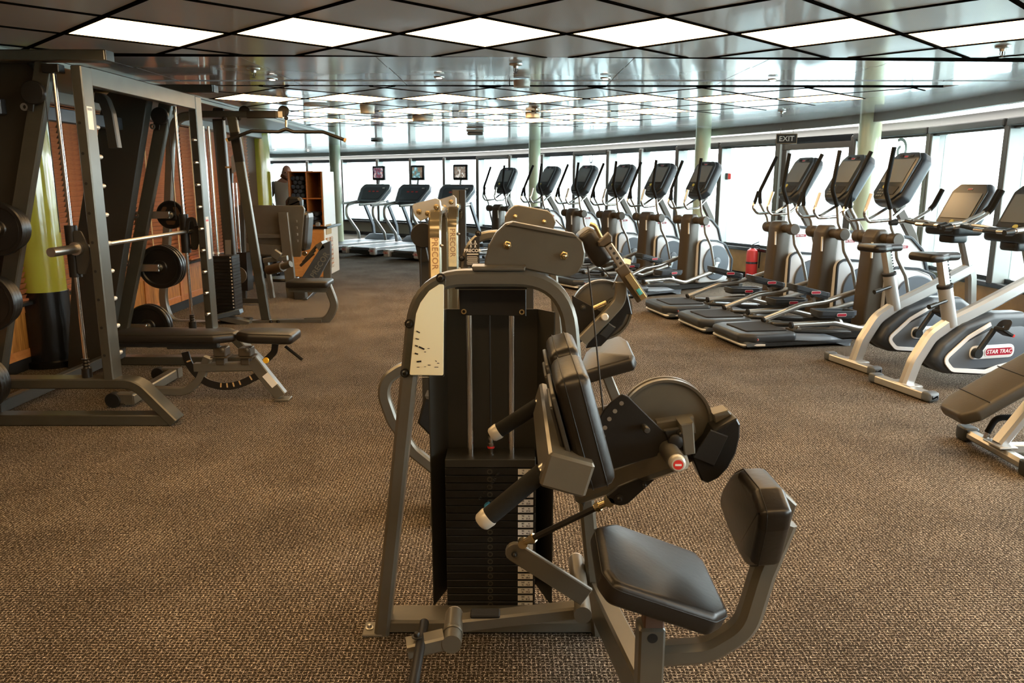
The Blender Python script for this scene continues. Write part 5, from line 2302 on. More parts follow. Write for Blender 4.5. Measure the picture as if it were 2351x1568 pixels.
mb.sweep(fillet(PX([(222, 224), (240, 228), (252, 262), (265, 340)], 5.6), .07), .07, .06, up=(0, 1, 0))
part('stop_lever', mb, M['frame_dark'], t)
mb = MB()
mb.cyl((BARX, 4.72, 1.105), (BARX, 6.44, 1.105), .0145, n=16)
br = part('barbell_bar', mb, M['steel'], t)
for a, b in ((4.44, 4.72), (6.44, 6.74)):
    mb = MB()
    mb.cyl((BARX, a, 1.105), (BARX, b, 1.105), .0265, n=20)
    e = 4.70 if a < 5 else 6.45
    mb.cyl((BARX, e - .012, 1.105), (BARX, e + .012, 1.105), .040, n=20)
    part('bar_sleeve', mb, M['steel'], br)


# plates: every disc a thing of its own
def weight_disc(loc, r, holes, label, group, th=.036):
    mb = MB()
    w = r
    mb.lathe((0, 0, 0), (0, -1, 0), [(.027, -th / 2), (w * .30, -th / 2), (w * .34, -th * .32), (w * .78, -th * .32), (w * .84, -th / 2), (w * .96, -th / 2), (w, -th * .3), (w, th * .3), (w * .96, th / 2), (w * .84, th / 2), (w * .78, th * .32), (w * .34, th * .32), (w * .30, th / 2), (.027, th / 2), (.027, -th / 2)], 40)
    o = thing('weight_plate', label, 'weight plate', loc, 0, group)
    local()
    part('disc', mb, M['plate_black'], o, smooth=30)
    mb = MB()
    mb.lathe((0, -th * .15, 0), (0, -1, 0), [(.024, -th * .6), (.030, -th * .6), (.030, th * .6), (.024, th * .6)], 20)
    part('bore_ring', mb, M['steel'], o)
    if holes:
        for k in range(3):
            a = 2 * PI * k / 3 + .5
            mb = MB()
            mb.slab((math.cos(a) * w * .56, 0, math.sin(a) * w * .56), (-math.sin(a), 0, math.cos(a)), (math.cos(a), 0, math.sin(a)), rpoly([(-.045, -.016), (.045, -.016), (.028, .016), (-.028, .016)], .01), th * .70, .001)
            part('grip_slot', mb, M['bamboo'] if False else mat('slot_lining', (.10, .05, .025), .6), o)
    return o


for (z, r, nm) in ((1.23, .155, 'upper'), (.80, .175, 'middle'), (.30, .185, 'lowest')):
    bx = -3.32 + .62 * (z / 2.14)
    for k in range(3):
        weight_disc((bx, YN - .098 - .045 * k, z), r - .012 * (2 - k) * (1 if k < 2 else 0), False,
                    'black weight plate, %s of three on the %s horn at the left edge' % (('rear', 'middle', 'front')[k], nm), 'black plates on the near side of the rack')
for (z, n, r, nm) in ((1.23, 1, .115, 'upper'), (.80, 3, .18, 'middle'), (.30, 2, .185, 'lowest')):
    bx = -3.32 + .62 * (z / 2.14)
    for k in range(n):
        weight_disc((bx + .16, YFR + .12 + .045 * k, z), r, n == 1,
                    'small black plate with grip slots on the upper far horn' if n == 1 else 'black weight plate, %s of the stack on the %s far horn of the rack' % (('front', 'second', 'rear')[k] if n == 3 else ('front', 'rear')[k], nm), 'black plates on the far side of the rack')

# ================= adjustable bench in front of the rack
BY = 5.30
t = thing('adjustable_bench', 'black padded adjustable bench with curved notched rail in front of the rack', 'bench', (-2.1, BY, 0))


def pxz(pts, Y=BY):
    return [(p.x, p.z) for p in PX(pts, Y)]


PADW = .27
z = .455
xb0, xb1 = AY(262, 775, BY).x, AY(546, 775, BY).x
mb = MB()
mb.slab(((xb0 + xb1) / 2, BY, z), VX, VY, rpoly([(-(xb1 - xb0) / 2, -PADW / 2), ((xb1 - xb0) / 2 - .12, -PADW / 2), ((xb1 - xb0) / 2, -.06), ((xb1 - xb0) / 2, .06), ((xb1 - xb0) / 2 - .12, PADW / 2), (-(xb1 - xb0) / 2, PADW / 2)], .03), .065, .022, 3)
part('back_pad', mb, M['vinyl'], t)
xs0, xs1 = AY(549, 775, BY).x, AY(682, 775, BY).x
h = (xs1 - xs0) / 2
mb = MB()
mb.slab(((xs0 + xs1) / 2, BY, z + .002), Vector((1, 0, -.03)), VY, rpoly([(-h, -.07), (-h + .10, -PADW / 2), (h, -PADW / 2), (h, PADW / 2), (-h + .10, PADW / 2), (-h, .07)], .04), .07, .025, 3)
part('seat_pad', mb, M['vinyl'], t)
mb = MB()
mb.box(((xb0 + xb1) / 2 - .06, BY, z - .052), (xb1 - xb0 - .15, .06, .045), b=.004)
mb.box(((xb0 + xb1) / 2 + .12, BY, z - .080), (.36, .05, .016), b=.003)
part('pad_frame', mb, M['frame_dark'], t)
mb = MB()
q = PX([(440, 842), (590, 842)], BY)
mb.sweep([AY(448, 843, BY), AY(592, 840, BY)], .06, .062, up=(0, 0, 1))
part('main_tube', mb, M['frame'], t)
mb = MB()
mb.sweep([AY(580, 826, BY), AY(646, 908, BY)], .085, .062, up=(0, 1, 0), ch=.1)
fl = part('front_leg', mb, M['frame'], t)
mb = MB()
c = AY(650, 911, BY)
mb.box((c.x, c.y, .008), (.10, .10, .014), b=.003)
part('foot_plate', mb, M['frame'], fl)
mb = MB()
a, b = AY(617, 856, BY), AY(637, 884, BY)
d = (b - a)
mb.box((a + b) / 2 + Vector((-.012, -.033, .0)), (.05, .002, d.length), Matrix.Rotation(-math.radians(38), 3, 'Y'))
part('worn_label', mb, M['label'], fl)
mb = MB()
mb.sweep(fillet(PX([(478, 820), (460, 870), (430, 898), (350, 896)], BY), .12, 7), .056, .056, up=(0, 1, 0))
c = AY(350, 896, BY)
part('rear_leg', mb, M['frame'], t)
mb = MB()
y0, y1 = 5.05, 6.05
mb.sweep([(AY(300, 922, 5.12).x, 5.10, .055), (AY(400, 868, 5.85).x, 5.90, .055)], .07, .07)
rs = part('rear_stabiliser', mb, M['frame'], t)
for px, Y, yy in ((262, 5.12, 918), (366, 5.85, 866)):
    p = AY(px, yy, Y)
    mb = MB()
    mb.lathe((p.x, p.y - .03, .052), VY, [(0, 0), (.048, 0), (.052, .006), (.052, .05), (.048, .056), (0, .056)], 22)
    w = part('transport_wheel', mb, M['rubber'], t)
    mb = MB()
    q = AY(px + 48, yy + 2, Y)
    mb.sweep([(p.x + .02, p.y + .02, .06), (q.x, q.y + .01, .06)], .07, .075, up=(0, 0, 1))
    part('wheel_bracket', mb, M['frame'], w)
# notched curved rail
mb = MB()
arc = []
for k in range(25):
    u = k / 24
    P = [(425, 808), (436, 838), (466, 872), (500, 885), (530, 886), (560, 878), (592, 862)]
    f_ = u * (len(P) - 1)
    i = min(int(f_), len(P) - 2)
    f2 = f_ - i
    p0, p1, p2, p3 = P[max(i - 1, 0)], P[i], P[i + 1], P[min(i + 2, len(P) - 1)]
    cx = [.5 * (2 * p1[j] + (p2[j] - p0[j]) * f2 + (2 * p0[j] - 5 * p1[j] + 4 * p2[j] - p3[j]) * f2 ** 2 + (3 * p1[j] - p0[j] - 3 * p2[j] + p3[j]) * f2 ** 3) for j in (0, 1)]
    arc.append(AY(cx[0], cx[1], BY - .02))
mb.sweep(arc, .052, .012, up=(0, 1, 0), ch=.05)
nr = part('notched_rail', mb, M['black'], t)
for k in (3, 13, 15, 17, 19, 22):
    mb = MB()
    d = (arc[k + 1] - arc[k - 1]).normalized()
    n_ = Vector((-d.z, 0, d.x))
    if n_.z < 0:
        n_ = -n_
    c = arc[k] + n_ * .008 + Vector((0, -.007, 0))
    mb.slab(c, d, n_, rpoly([(-.005, -.016), (.005, -.016), (.005, .016), (-.005, .016)], .004), .001)
    part('notch', mb, M['tape'], nr)
mb = MB()
mb.sweep(fillet(PX([(632, 790), (630, 808), (612, 826)], BY), .06, 6), .045, .012, up=(0, 1, 0))
sr = part('seat_rail', mb, M['black'], t)
mb = MB()
mb.lathe(AY(611, 827, BY - .035), (0, -1, 0), [(0, 0), (.021, 0), (.022, .006), (.018, .014), (0, .014)], 20)
part('pull_knob', mb, M['yellow'], t, label='round yellow pull knob')
mb = MB()
a, b = AY(655, 795, BY), AY(694, 826, BY)
mb.cyl(a, b, .011, n=12)
part('handle', mb, M['foam'], t)
for px in (509, 566):
    mb = MB()
    c = AY(px, 806, BY)
    mb.box(c, (.085, .10, .06), b=.006)
    mb.box(AY(px, 817, BY), (.115, .12, .008))
    mb.box(AY(px, 828, BY), (.06, .07, .05), b=.004)
    hb = part('hinge_block', mb, M['taupe'], t)
    bolt(hb, AY(px + 2, 803, BY - .052), .014, M['frame'])

# ================= lat pulldown tower
LY = 8.40
t = thing('pulldown_machine', 'tall cable pulldown tower with black weight stack and low black seat behind the rack', 'exercise machine', (-2.7, LY, 0))
mb = MB()
mb.sweep(PX([(533, 268), (612, 738)], LY), .095, .055, up=(0, 1, 0))
fp = part('front_post', mb, M['steel_post'], t)
mb = MB()
mb.sweep([AY(539.5, 304, LY - .0), AY(551, 372, LY)], .098, .058, up=(0, 1, 0))
part('black_sleeve', mb, M['black'], fp)
mb = MB()
mb.sweep([AY(455, 262, LY), AY(648, 263, LY)], .05, .065)
bo = part('top_boom', mb, M['frame_dark'], t)
mb = MB()
mb.sweep([AY(568, 263, LY), AY(634, 263, LY)], .058, .075)
part('boom_sleeve', mb, M['black'], bo)
mb = MB()
mb.sweep([AY(640, 263, LY), AY(650, 263, LY)], .054, .070)
part('end_cap', mb, M['cap_white'], bo)
for px in (500, 560, 650):
    mb = MB()
    mb.lathe(AY(px, 255, LY - .02), VY, [(0, 0), (.052, 0), (.056, .006), (.056, .03), (.052, .036), (0, .036)], 20)
    part('pulley', mb, M['black'], bo)
for px in (514, 549):
    bolt(bo, AY(px, 272, LY - .03), .014)
mb = MB()
mb.sweep(fillet(PX([(452, 264), (404, 270), (392, 330), (384, 540), (374, 690), (392, 742), (500, 745)], LY + .05), [0, .35, .5, .5, .5, .35, 0], 8), .085, .06, up=(0, 1, 0), ch=.2)
part('curved_frame', mb, M['frame'], t)
mb = MB()
mb.sweep([AY(502, 274, LY + .15), AY(541, 722, LY + .15)], .115, .07, up=(0, 1, 0))
rp = part('rear_post', mb, M['frame_dark'], t)
for y0, y1, m_ in ((382, 386, 'tape'), (551, 600, 'label')):
    mb = MB()
    plate(mb, [(516, y0), (530, y0), (531, y1), (518, y1)], LY + .11, .002, 0)
    part('post_label', mb, M[m_] if m_ == 'tape' else mat('grey_print_label', (.20, .18, .15), .5), rp)
for px0, px1 in ((466, 484), (478, 497)):
    mb = MB()
    p = AY(px0, 290, LY + .05)
    mb.cyl((p.x, LY + .05, .12), (p.x, LY + .05, p.z), .013, n=12)
    rd = part('guide_rod', mb, M['chrome'], t)
    mb = MB()
    q = AY(px1, 583, LY + .05)
    mb.lathe((p.x, LY + .05, q.z), VZ, [(.013, 0), (.022, 0), (.022, .02), (.013, .02)], 14)
    part('collar', mb, M['cap_white'], rd)
zt, zb = AY(500, 586, LY).z, AY(500, 722, LY).z
x0, x1 = AY(485, 650, LY).x, AY(520, 650, LY).x
NP = 18
mbp = MB()
ph = (zt - zb) / NP
mbp.box(((x0 + x1) / 2 + .04, LY + .05, 0), (x1 - x0 + .12, .24, ph - .003), b=.001)
ORG = Vector((-2.7, LY, 0))
me = mbp.mesh('weight_plate', M['plate_black'], smooth=0)
mbl = MB()
mbl.box((x1 + .085, LY - .0715, 0), (.014, .002, ph * .4))
mel = mbl.mesh('weight_label', M['label'], smooth=0)
for k in range(NP):
    w = share('weight_plate', me, t, Matrix.Translation((0, 0, zt - ph * (k + .5))))
    share('weight_label', mel, w)
mb = MB()
mb.sweep([AY(508, 728, LY - .1), AY(575, 742, LY - .1)], .11, .06)
mb.sweep([AY(450, 744, LY), AY(740, 738, LY)], .09, .065)
part('floor_rail', mb, M['frame'], t)
mb = MB()
mb.sweep([AY(512, 739, LY - .02), AY(577, 739, LY - .02)], .12, .085)
part('rail_sleeve', mb, M['black'], t)
mb = MB()
mb.box(AY(520, 722, LY - .12), (.34, .10, .05), Matrix.Rotation(math.radians(-14), 3, 'Y'), b=.006)
part('base_plate', mb, mat('blue_steel', (.12, .16, .20), .4, .4), t)
mb = MB()
mb.sweep(fillet(PX([(700, 738), (752, 738), (770, 700), (752, 655)], LY), .16, 7), .085, .055, up=(0, 1, 0), ch=.2)
part('seat_support', mb, M['frame'], t)
for px in (622, 638):
    bolt(t, AY(px, 739, LY - .048), .014)
mb = MB()
a, b = AY(664, 650, LY), AY(760, 650, LY)
mb.slab((a + b) / 2, VX, VY, rpoly([(-(b.x - a.x) / 2, -.17), ((b.x - a.x) / 2, -.17), ((b.x - a.x) / 2, .17), (-(b.x - a.x) / 2, .17)], .04), .075, .025, 3)
part('seat', mb, M['vinyl'], t)
mb = MB()
a, b = AY(664, 665, LY), AY(752, 665, LY)
mb.sweep([a, b], .06, .05)
part('seat_frame', mb, M['frame'], t)
mb = MB()
mb.sweep([AY(612, 600, LY), AY(626, 684, LY)], .05, .05, up=(0, 1, 0))
mb.sweep([AY(606, 598, LY), AY(660, 592, LY)], .07, .05)
mb.sweep([AY(628, 580, LY - .03), AY(642, 590, LY - .03)], .09, .06, up=(0, 1, 0))
kb = part('knee_bracket', mb, M['frame'], t)
mb = MB()
a, b = AY(616, 620, LY - .1), AY(650, 612, LY - .25)
mb.cyl(a, b, .05, n=16)
part('knee_roll', mb, M['taupe'], kb)
mb = MB()
mb.cyl(b, AY(668, 606, LY - .28), .034, n=16)
part('roll_cap', mb, M['steel_post'], kb)

t = thing('pulldown_bar', 'long black angled pulldown bar hanging from the cable tower', 'bar', (AY(657, 300, 8.3).x, 8.3, 2.0))
mb = MB()
mb.sweep(fillet(PX([(521, 322), (577, 301), (640, 303), (657, 296), (674, 303), (742, 303), (793, 322)], 8.3), .06, 5), .036, n=10)
part('bar', mb, M['black'], t)
mb = MB()
mb.cyl(AY(520, 322.5, 8.3), AY(524, 321, 8.3), .021)
part('end_tip', mb, M['tape'], t)
mb = MB()
mb.cyl(AY(790, 321, 8.3), AY(794, 322.5, 8.3), .021)
part('end_tip', mb, M['tape'], t)
mb = MB()
mb.sweep([AY(657, 255, 8.3), AY(657, 298, 8.3)], .012, n=6)
mb.ball(AY(657, 271, 8.3), .022, 10)
part('hanging_cable', mb, M['ink'], t)
mb = MB()
mb.cyl(AY(657, 276, 8.3), AY(657, 292, 8.3), .012)
part('swivel', mb, M['gold'], t)

# ================= leg machine behind it
GY = 10.3
t = thing('leg_machine', 'olive grey leg machine with broad backboard and slanted side beam, beside the towel cabinet', 'exercise machine', (-2.9, GY, 0))
mb = MB()
plate(mb, [(538, 480), (544, 471), (694, 472), (699, 480), (690, 590), (560, 588), (545, 540)], GY, .05, .006, r=.02)
part('backboard', mb, M['frame'], t)
mb = MB()
plate(mb, [(692, 486), (706, 490), (708, 500), (704, 560), (700, 576), (686, 578)], GY + .02, .30, .03, r=.01)
part('side_pad', mb, M['frame_dark'], t)
mb = MB()
plate(mb, [(655, 478), (654, 462), (661, 452), (685, 452), (692, 460), (692, 480)], GY + .06, .14, .03, r=.01)
part('headrest', mb, M['vinyl'], t)
mb = MB()
mb.sweep(PX([(650, 488), (672, 690)], GY - .08), .13, .06, up=(0, 1, 0))
part('front_post', mb, M['frame'], t)
for k in range(4):
    mb = MB()
    mb.box(AY(680 + k * .8, 508 + k * 15, GY - .08), (.02, .05, .03))
    part('post_peg', mb, M['frame'], t)
mb = MB()
mb.sweep(PX([(555, 542), (648, 542)], GY - .05), .06, .055)
mb.sweep(PX([(555, 570), (648, 575)], GY - .03), .10, .14)
part('cross_rail', mb, M['frame'], t)
mb = MB()
plate(mb, [(690, 642), (741, 560), (758, 553), (758, 590), (726, 648), (692, 648)], GY - .25, .06, .004)
bmx = part('slanted_beam', mb, mat('blue_grey_enamel', (.07, .085, .10), .35, .3), t)
a, b = AY(712, 640, GY - .255), AY(750, 580, GY - .255)
text_part('lettering', 'PRECOR', (a + b) / 2 + Vector((.02, -.005, .01)), (b - a), Vector((-(b - a).z, 0, (b - a).x)), .10, M['screen_off'], bmx, bold=.002)
mb = MB()
mb.sweep(PX([(735, 568), (748, 560)], GY - .1), .10, .3, up=(0, 1, 0))
mb.sweep(PX([(752, 560), (752, 650)], GY + .1), .10, .06, up=(0, 1, 0))
part('rear_support', mb, M['frame'], t)
mb = MB()
mb.sweep(PX([(688, 655), (692, 690)], GY - .2), .16, .10, up=(0, 1, 0))
mb.sweep([AY(560, 700, GY), AY(700, 692, GY - .2)], .09, .06)
mb.sweep([AY(700, 690, GY - .3), AY(740, 650, GY + .9)], .06, .05)
part('base_frame', mb, M['frame_dark'], t)
mb = MB()
for i in range(3):
    mb.cyl(AY(690 + 6 * i, 610 - 8 * i, GY - .15), AY(720 + 3 * i, 582 - 8 * i, GY - .2), .018)
part('lever_rods', mb, M['steel_post'], t, kind='stuff')
mb = MB()
mb.lathe(AY(700, 582, GY - .2), (0, -1, 0), [(0, 0), (.03, 0), (.03, .03), (0, .03)], 12)
part('brass_nut', mb, M['gold'], t)
mb = MB()
mb.lathe(AY(650, 640, GY + .1), VZ, [(0, -.02), (.20, -.02), (.21, 0), (.20, .02), (0, .02)], 24)
part('weight_disc', mb, M['plate_black'], t)
# a second narrow stack tower between them
t = thing('stack_tower', 'narrow black stack tower with curved top between the pulldown tower and the leg machine', 'exercise machine', (AY(555, 600, 9.6).x, 9.6, 0))
mb = MB()
mb.sweep(fillet(PX([(526, 690), (530, 395), (545, 372), (556, 395), (562, 690)], 9.6), .06, 6), .05, .05, up=(0, 1, 0))
part('arched_frame', mb, M['frame_dark'], t)
mb = MB()
plate(mb, [(532, 580), (566, 580), (570, 668), (536, 668)], 9.5, .2, .004)
part('weight_stack', mb, M['plate_black'], t)
for px in (537, 545):
    mb = MB()
    p = AY(px, 420, 9.6)
    mb.cyl((p.x, 9.55, .3), (p.x, 9.55, p.z), .012)
    part('guide_rod', mb, M['chrome'], t)
mb = MB()
mb.lathe(AY(548, 632, 9.4), (0, -1, 0), [(0, 0), (.10, 0), (.10, .02), (0, .02)], 24)
part('round_cover', mb, M['taupe'], t)
mb = MB()
plate(mb, [(530, 360), (539, 350), (543, 390), (532, 398)], 9.5, .05, .003)
part('pulley_bracket', mb, M['silver'], t)
mb = MB()
p = AY(610, 690, 9.6)
mb.sweep([AY(526, 690, 9.6), AY(600, 690, 9.6)], .08, .06)
part('floor_rail', mb, M['frame_dark'], t)

# ================= towel cabinet
CYY = 12.5
cx0, cx1 = AY(667, 560, CYY).x, AY(744, 560, CYY).x
ztop, zc = AY(700, 393, CYY).z, AY(700, 522, CYY).z
D = .78
lx = cx0 - .05
bz = zc - .02
t = thing('cabinet', 'honey wood base cabinet with black worktop and louvred end, at the end of the machines', 'cabinet', ((lx + cx1) / 2, CYY, 0))
mb = MB()
mb.box(((lx + cx1) / 2, CYY + D / 2 + .1, bz / 2), (cx1 - lx, D + .2, bz), b=.004)
cb = part('body', mb, M['birch'], t)
mb = MB()
mb.box(((lx + cx1) / 2 + .02, CYY + D / 2 + .1, bz + .015), (cx1 - lx + .10, D + .28, .035), b=.006)
part('worktop', mb, M['black_gloss'], t)
pale = mat('window_lit_end_panel', (.70, .58, .44), .4)  # window light on this end put into the colour
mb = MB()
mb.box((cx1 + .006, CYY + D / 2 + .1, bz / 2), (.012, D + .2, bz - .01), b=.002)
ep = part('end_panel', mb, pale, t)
for k in range(2):
    mb = MB()
    yc = CYY + .17 + k * .27
    mb.box((cx1 + .016, yc, .36), (.012, .20, .50), b=.004)
    part('louvre_panel', mb, M['orange_wood'], ep)
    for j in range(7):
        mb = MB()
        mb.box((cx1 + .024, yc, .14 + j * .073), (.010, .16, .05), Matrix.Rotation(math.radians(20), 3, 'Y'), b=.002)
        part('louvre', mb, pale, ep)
mb = MB()
mb.box((cx1 + .016, CYY + .30, .74), (.010, .36, .16), b=.004)
part('recess_panel', mb, M['tape'], ep)

t = thing('towel_shelf', 'open wooden towel shelf unit with side panel whitened for window light, standing on the black worktop', 'shelf', ((cx0 + cx1) / 2, CYY + .05, bz + .0325))
z0 = bz + .033
th = .02
mb = MB()
mb.box(((cx0 + cx1) / 2, CYY + .05 + D - .01, (z0 + ztop) / 2), (cx1 - cx0, .015, ztop - z0))
part('back_panel', mb, M['birch'], t)
for x in (cx0 + th / 2, (cx0 + cx1) / 2 + .02, cx1 - th / 2):
    mb = MB()
    mb.box((x, CYY + .05 + D / 2, (z0 + ztop) / 2), (th, D, ztop - z0), b=.002)
    part('upright_panel', mb, M['orange_wood'], t)
zm = AY(700, 456, CYY).z
for z in (z0 + th / 2, zm, ztop - th / 2):
    mb = MB()
    mb.box(((cx0 + cx1) / 2, CYY + .05 + D / 2, z), (cx1 - cx0 - .04, D - .01, th), b=.002)
    part('shelf_board', mb, M['orange_wood'], t)
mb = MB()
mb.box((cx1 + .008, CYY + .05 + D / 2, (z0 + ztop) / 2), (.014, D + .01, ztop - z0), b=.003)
part('side_panel', mb, mat('window_lit_side_panel', (.82, .80, .78), .4), t)  # white stands in for window light falling on this side
# rolled towels, each its own
TW = mat('slate_towel', (.040, .055, .085), .95, bump=.6, bscale=120)
TW2 = mat('grey_towel', (.22, .23, .23), .95, bump=.6, bscale=120)


def towel_mesh(m):
    mb = MB()
    r = .033
    sp = []
    # spiral-rolled towel end: a roll with a raised outer flap
    mb.lathe((0, 0, 0), VY, [(0, .004), (r * .35, .004), (r * .4, 0), (r * .65, 0), (r * .7, .004), (r * .9, .004), (r, .012), (r, .30), (0, .30)], 14)
    mb.box((r * .6, .15, -r * .75), (r * .5, .29, .006), Matrix.Rotation(.5, 3, 'Y'), b=.003)
    return mb.mesh('towel', m, world=False)


me_t = towel_mesh(TW)
xm = (cx0 + cx1) / 2 + .02
random.seed(3)


def pile(xa, xb, za, nrow, label, grp):
    nx = int((xb - xa) / .072)
    for r_ in range(nrow):
        off_ = .036 if r_ % 2 else 0
        for k in range(nx - (1 if off_ else 0)):
            o = bpy.data.objects.new('rolled_towel', me_t)
            COL.objects.link(o)
            o.location = (xa + .037 + k * .072 + off_, CYY + .09 + random.uniform(-.01, .012), za + .036 + r_ * .0665)
            o.rotation_euler = (0, random.uniform(0, 6.28), 0)
            tag(o, label, 'towel', grp)


pile(cx0 + .025, xm - .012, zm + .011, 5, 'rolled slate blue towel in the full upper left compartment', 'rolled towels in the upper left compartment')
pile(cx0 + .025, xm - .012, z0 + .021, 5, 'rolled slate blue towel in the lower left compartment', 'rolled towels in the lower left compartment')
pile(xm + .012, cx1 - .02, z0 + .021, 3, 'rolled slate blue towel in the half-filled lower right compartment', 'rolled towels in the lower right compartment')
o = bpy.data.objects.new('rolled_towel', towel_mesh(TW2))
COL.objects.link(o)
o.location = ((AY(730, 516, CYY).x), CYY - .055, z0 + .036)
o.scale = (1, .35, 1)
tag(o, 'single pale grey towel lying on the worktop edge before the shelf', 'towel')
ORG = Vector((0, 0, 0))
# ---------------------------------------------------------------- person behind the towel shelf
def skin_body(name, verts, edges, radii, m, parent, sub=2, root=0):
    me = bpy.data.meshes.new(name)
    me.from_pydata([tuple(Vector(v) - ORG) for v in verts], edges, [])
    o = bpy.data.objects.new(name, me)
    COL.objects.link(o)
    o.modifiers.new('skin', 'SKIN')
    for i, r in enumerate(radii):
        me.skin_vertices[0].data[i].radius = r if isinstance(r, tuple) else (r, r)
        me.skin_vertices[0].data[i].use_root = (i == root)
    s = o.modifiers.new('sub', 'SUBSURF')
    s.levels = s.render_levels = sub
    dg = bpy.context.evaluated_depsgraph_get()
    nm = bpy.data.meshes.new_from_object(o.evaluated_get(dg))
    bpy.data.objects.remove(o)
    nm.shade_smooth()
    nm.materials.clear()
    nm.materials.append(m)
    q = bpy.data.objects.new(name, nm)
    COL.objects.link(q)
    q.parent = parent
    return q


SKIN = mat('skin', (.48, .24, .16), .5)
PY = 14.3
hc = AY(661, 396, PY)
bx, by = hc.x - .09, PY
t = thing('person', 'balding person in a pale grey and white short-sleeved shirt, looking down behind the towel shelf', 'person', (bx, by, 0))
zh = hc.z
sh = zh - .24
b = lambda x, y, z: (bx + x, by + y, z)
# body: pelvis, spine, neck, head, arms, legs
V_ = [b(0, 0, .93), b(0, 0, 1.10), b(0, 0, sh - .12), b(0, 0, sh + .02), b(.01, -.02, sh + .13), b(.07, -.04, zh - .04), b(.08, -.04, zh + .05),
      b(-.21, 0, sh), b(-.27, -.02, sh - .26), b(-.10, -.16, sh - .46), b(-.02, -.20, sh - .50),
      b(.19, 0, sh), b(.25, -.04, sh - .27), b(.14, -.20, sh - .46), b(.08, -.23, sh - .50),
      b(-.10, 0, .86), b(-.11, -.01, .48), b(-.11, .02, .09), b(-.11, -.12, .04),
      b(.10, 0, .86), b(.11, -.01, .48), b(.11, .02, .09), b(.11, -.12, .04)]
E_ = [(0, 1), (1, 2), (2, 3), (3, 4), (4, 5), (5, 6), (3, 7), (7, 8), (8, 9), (9, 10), (3, 11), (11, 12), (12, 13), (13, 14), (0, 15), (15, 16), (16, 17), (17, 18), (0, 19), (19, 20), (20, 21), (21, 22)]
R_ = [(.14, .10), (.15, .11), (.16, .11), (.10, .08), .055, .075, .072, .06, .045, .034, .028, .06, .045, .034, .028, .085, .06, .042, .035, .085, .06, .042, .035]
body = skin_body('body', V_, E_, R_, SKIN, t)
# head detail: nose, ears, brow, eyes, mouth (head turned down to the right)
mb = MB()
hcx = Vector(b(.08, -.045, zh))
f = Vector((.35, -.93, -.25)).normalized()
s = f.cross(VZ).normalized()
mb.ball(hcx + Vector((0, .01, .01)), .098, 18, (.80, .95, 1.16)) if False else None
k0 = len(mb.v)
mb.ball((0, 0, 0), .10, 20, (.80, .98, 1.14))
for i in range(k0, len(mb.v)):
    mb.v[i] = mb.v[i] + hcx + Vector((0, .01, .01))
part('head', mb, SKIN, t, smooth=80)
mb = MB()
mb.lathe(hcx + f * .078 + VZ * .015, f * .7 - VZ * .9, [(0, 0), (.010, .008), (.016, .034), (.010, .044), (0, .046)], 10)
part('nose', mb, SKIN, t, smooth=80)
for k in (-1, 1):
    mb = MB()
    k0 = len(mb.v)
    mb.ball((0, 0, 0), .011, 10)
    c = hcx + f * .082 + s * .031 * k + VZ * .018
    for i in range(k0, len(mb.v)):
        mb.v[i] += c
    part('eye', mb, M['ink'], t)
    mb = MB()
    c = hcx + s * .082 * k + VZ * -.005 + Vector((0, .015, 0))
    mb.ball((c.x, c.y, c.z), .026, 10, (.4, .8, 1.2)) if False else None
    k0 = len(mb.v)
    mb.ball((0, 0, 0), .026, 10, (.45, .8, 1.2))
    for i in range(k0, len(mb.v)):
        mb.v[i] += c
    part('ear', mb, SKIN, t, smooth=80)
mb = MB()
mb.sweep([hcx + f * .083 - s * .022 - VZ * .045, hcx + f * .088 - VZ * .044, hcx + f * .083 + s * .022 - VZ * .045], .008, n=6)
part('mouth', mb, mat('lips', (.30, .10, .08), .5), t)
mb = MB()
k0 = len(mb.v)
mb.ball((0, 0, 0), .092, 16, (.86, .80, .72))
for i in range(k0, len(mb.v)):
    mb.v[i] += hcx + Vector((-.01, .040, -.012))
part('hair', mb, mat('grey_hair', (.16, .13, .12), .9), t, smooth=80)
# hands with fingers
for k, wr, dr in ((-1, b(-.06, -.19, sh - .485), Vector((.8, -.45, -.25))), (1, b(.10, -.225, sh - .49), Vector((-.75, -.5, -.3)))):
    wr = Vector(wr)
    dr = dr.normalized()
    sd = dr.cross(VZ).normalized()
    vs, es, rs = [wr, wr + dr * .05, wr + dr * .085], [(0, 1), (1, 2)], [.025, .032, .030]
    vs[1] = wr + dr * .05
    hnd = skin_body('hand', vs, es, [(.026, .018), (.036, .016), (.034, .014)], SKIN, t, 1)
    for i, (o_, L_) in enumerate(((-.027, .062), (-.009, .072), (.009, .068), (.027, .052))):
        a = wr + dr * .08 + sd * o_
        mb = MB()
        mb.sweep([a, a + dr * L_ * .5, a + dr * L_ * .8 - VZ * .012, a + dr * L_ * .9 - VZ * .028], .015, n=8)
        fg = part('finger', mb, SKIN, hnd, smooth=80)
    a = wr + dr * .035 - sd * .03 * k
    mb = MB()
    mb.sweep([a, a + dr * .03 - sd * .022 * k, a + dr * .055 - sd * .024 * k - VZ * .01], .018, n=8)
    part('thumb', mb, SKIN, hnd, smooth=80)
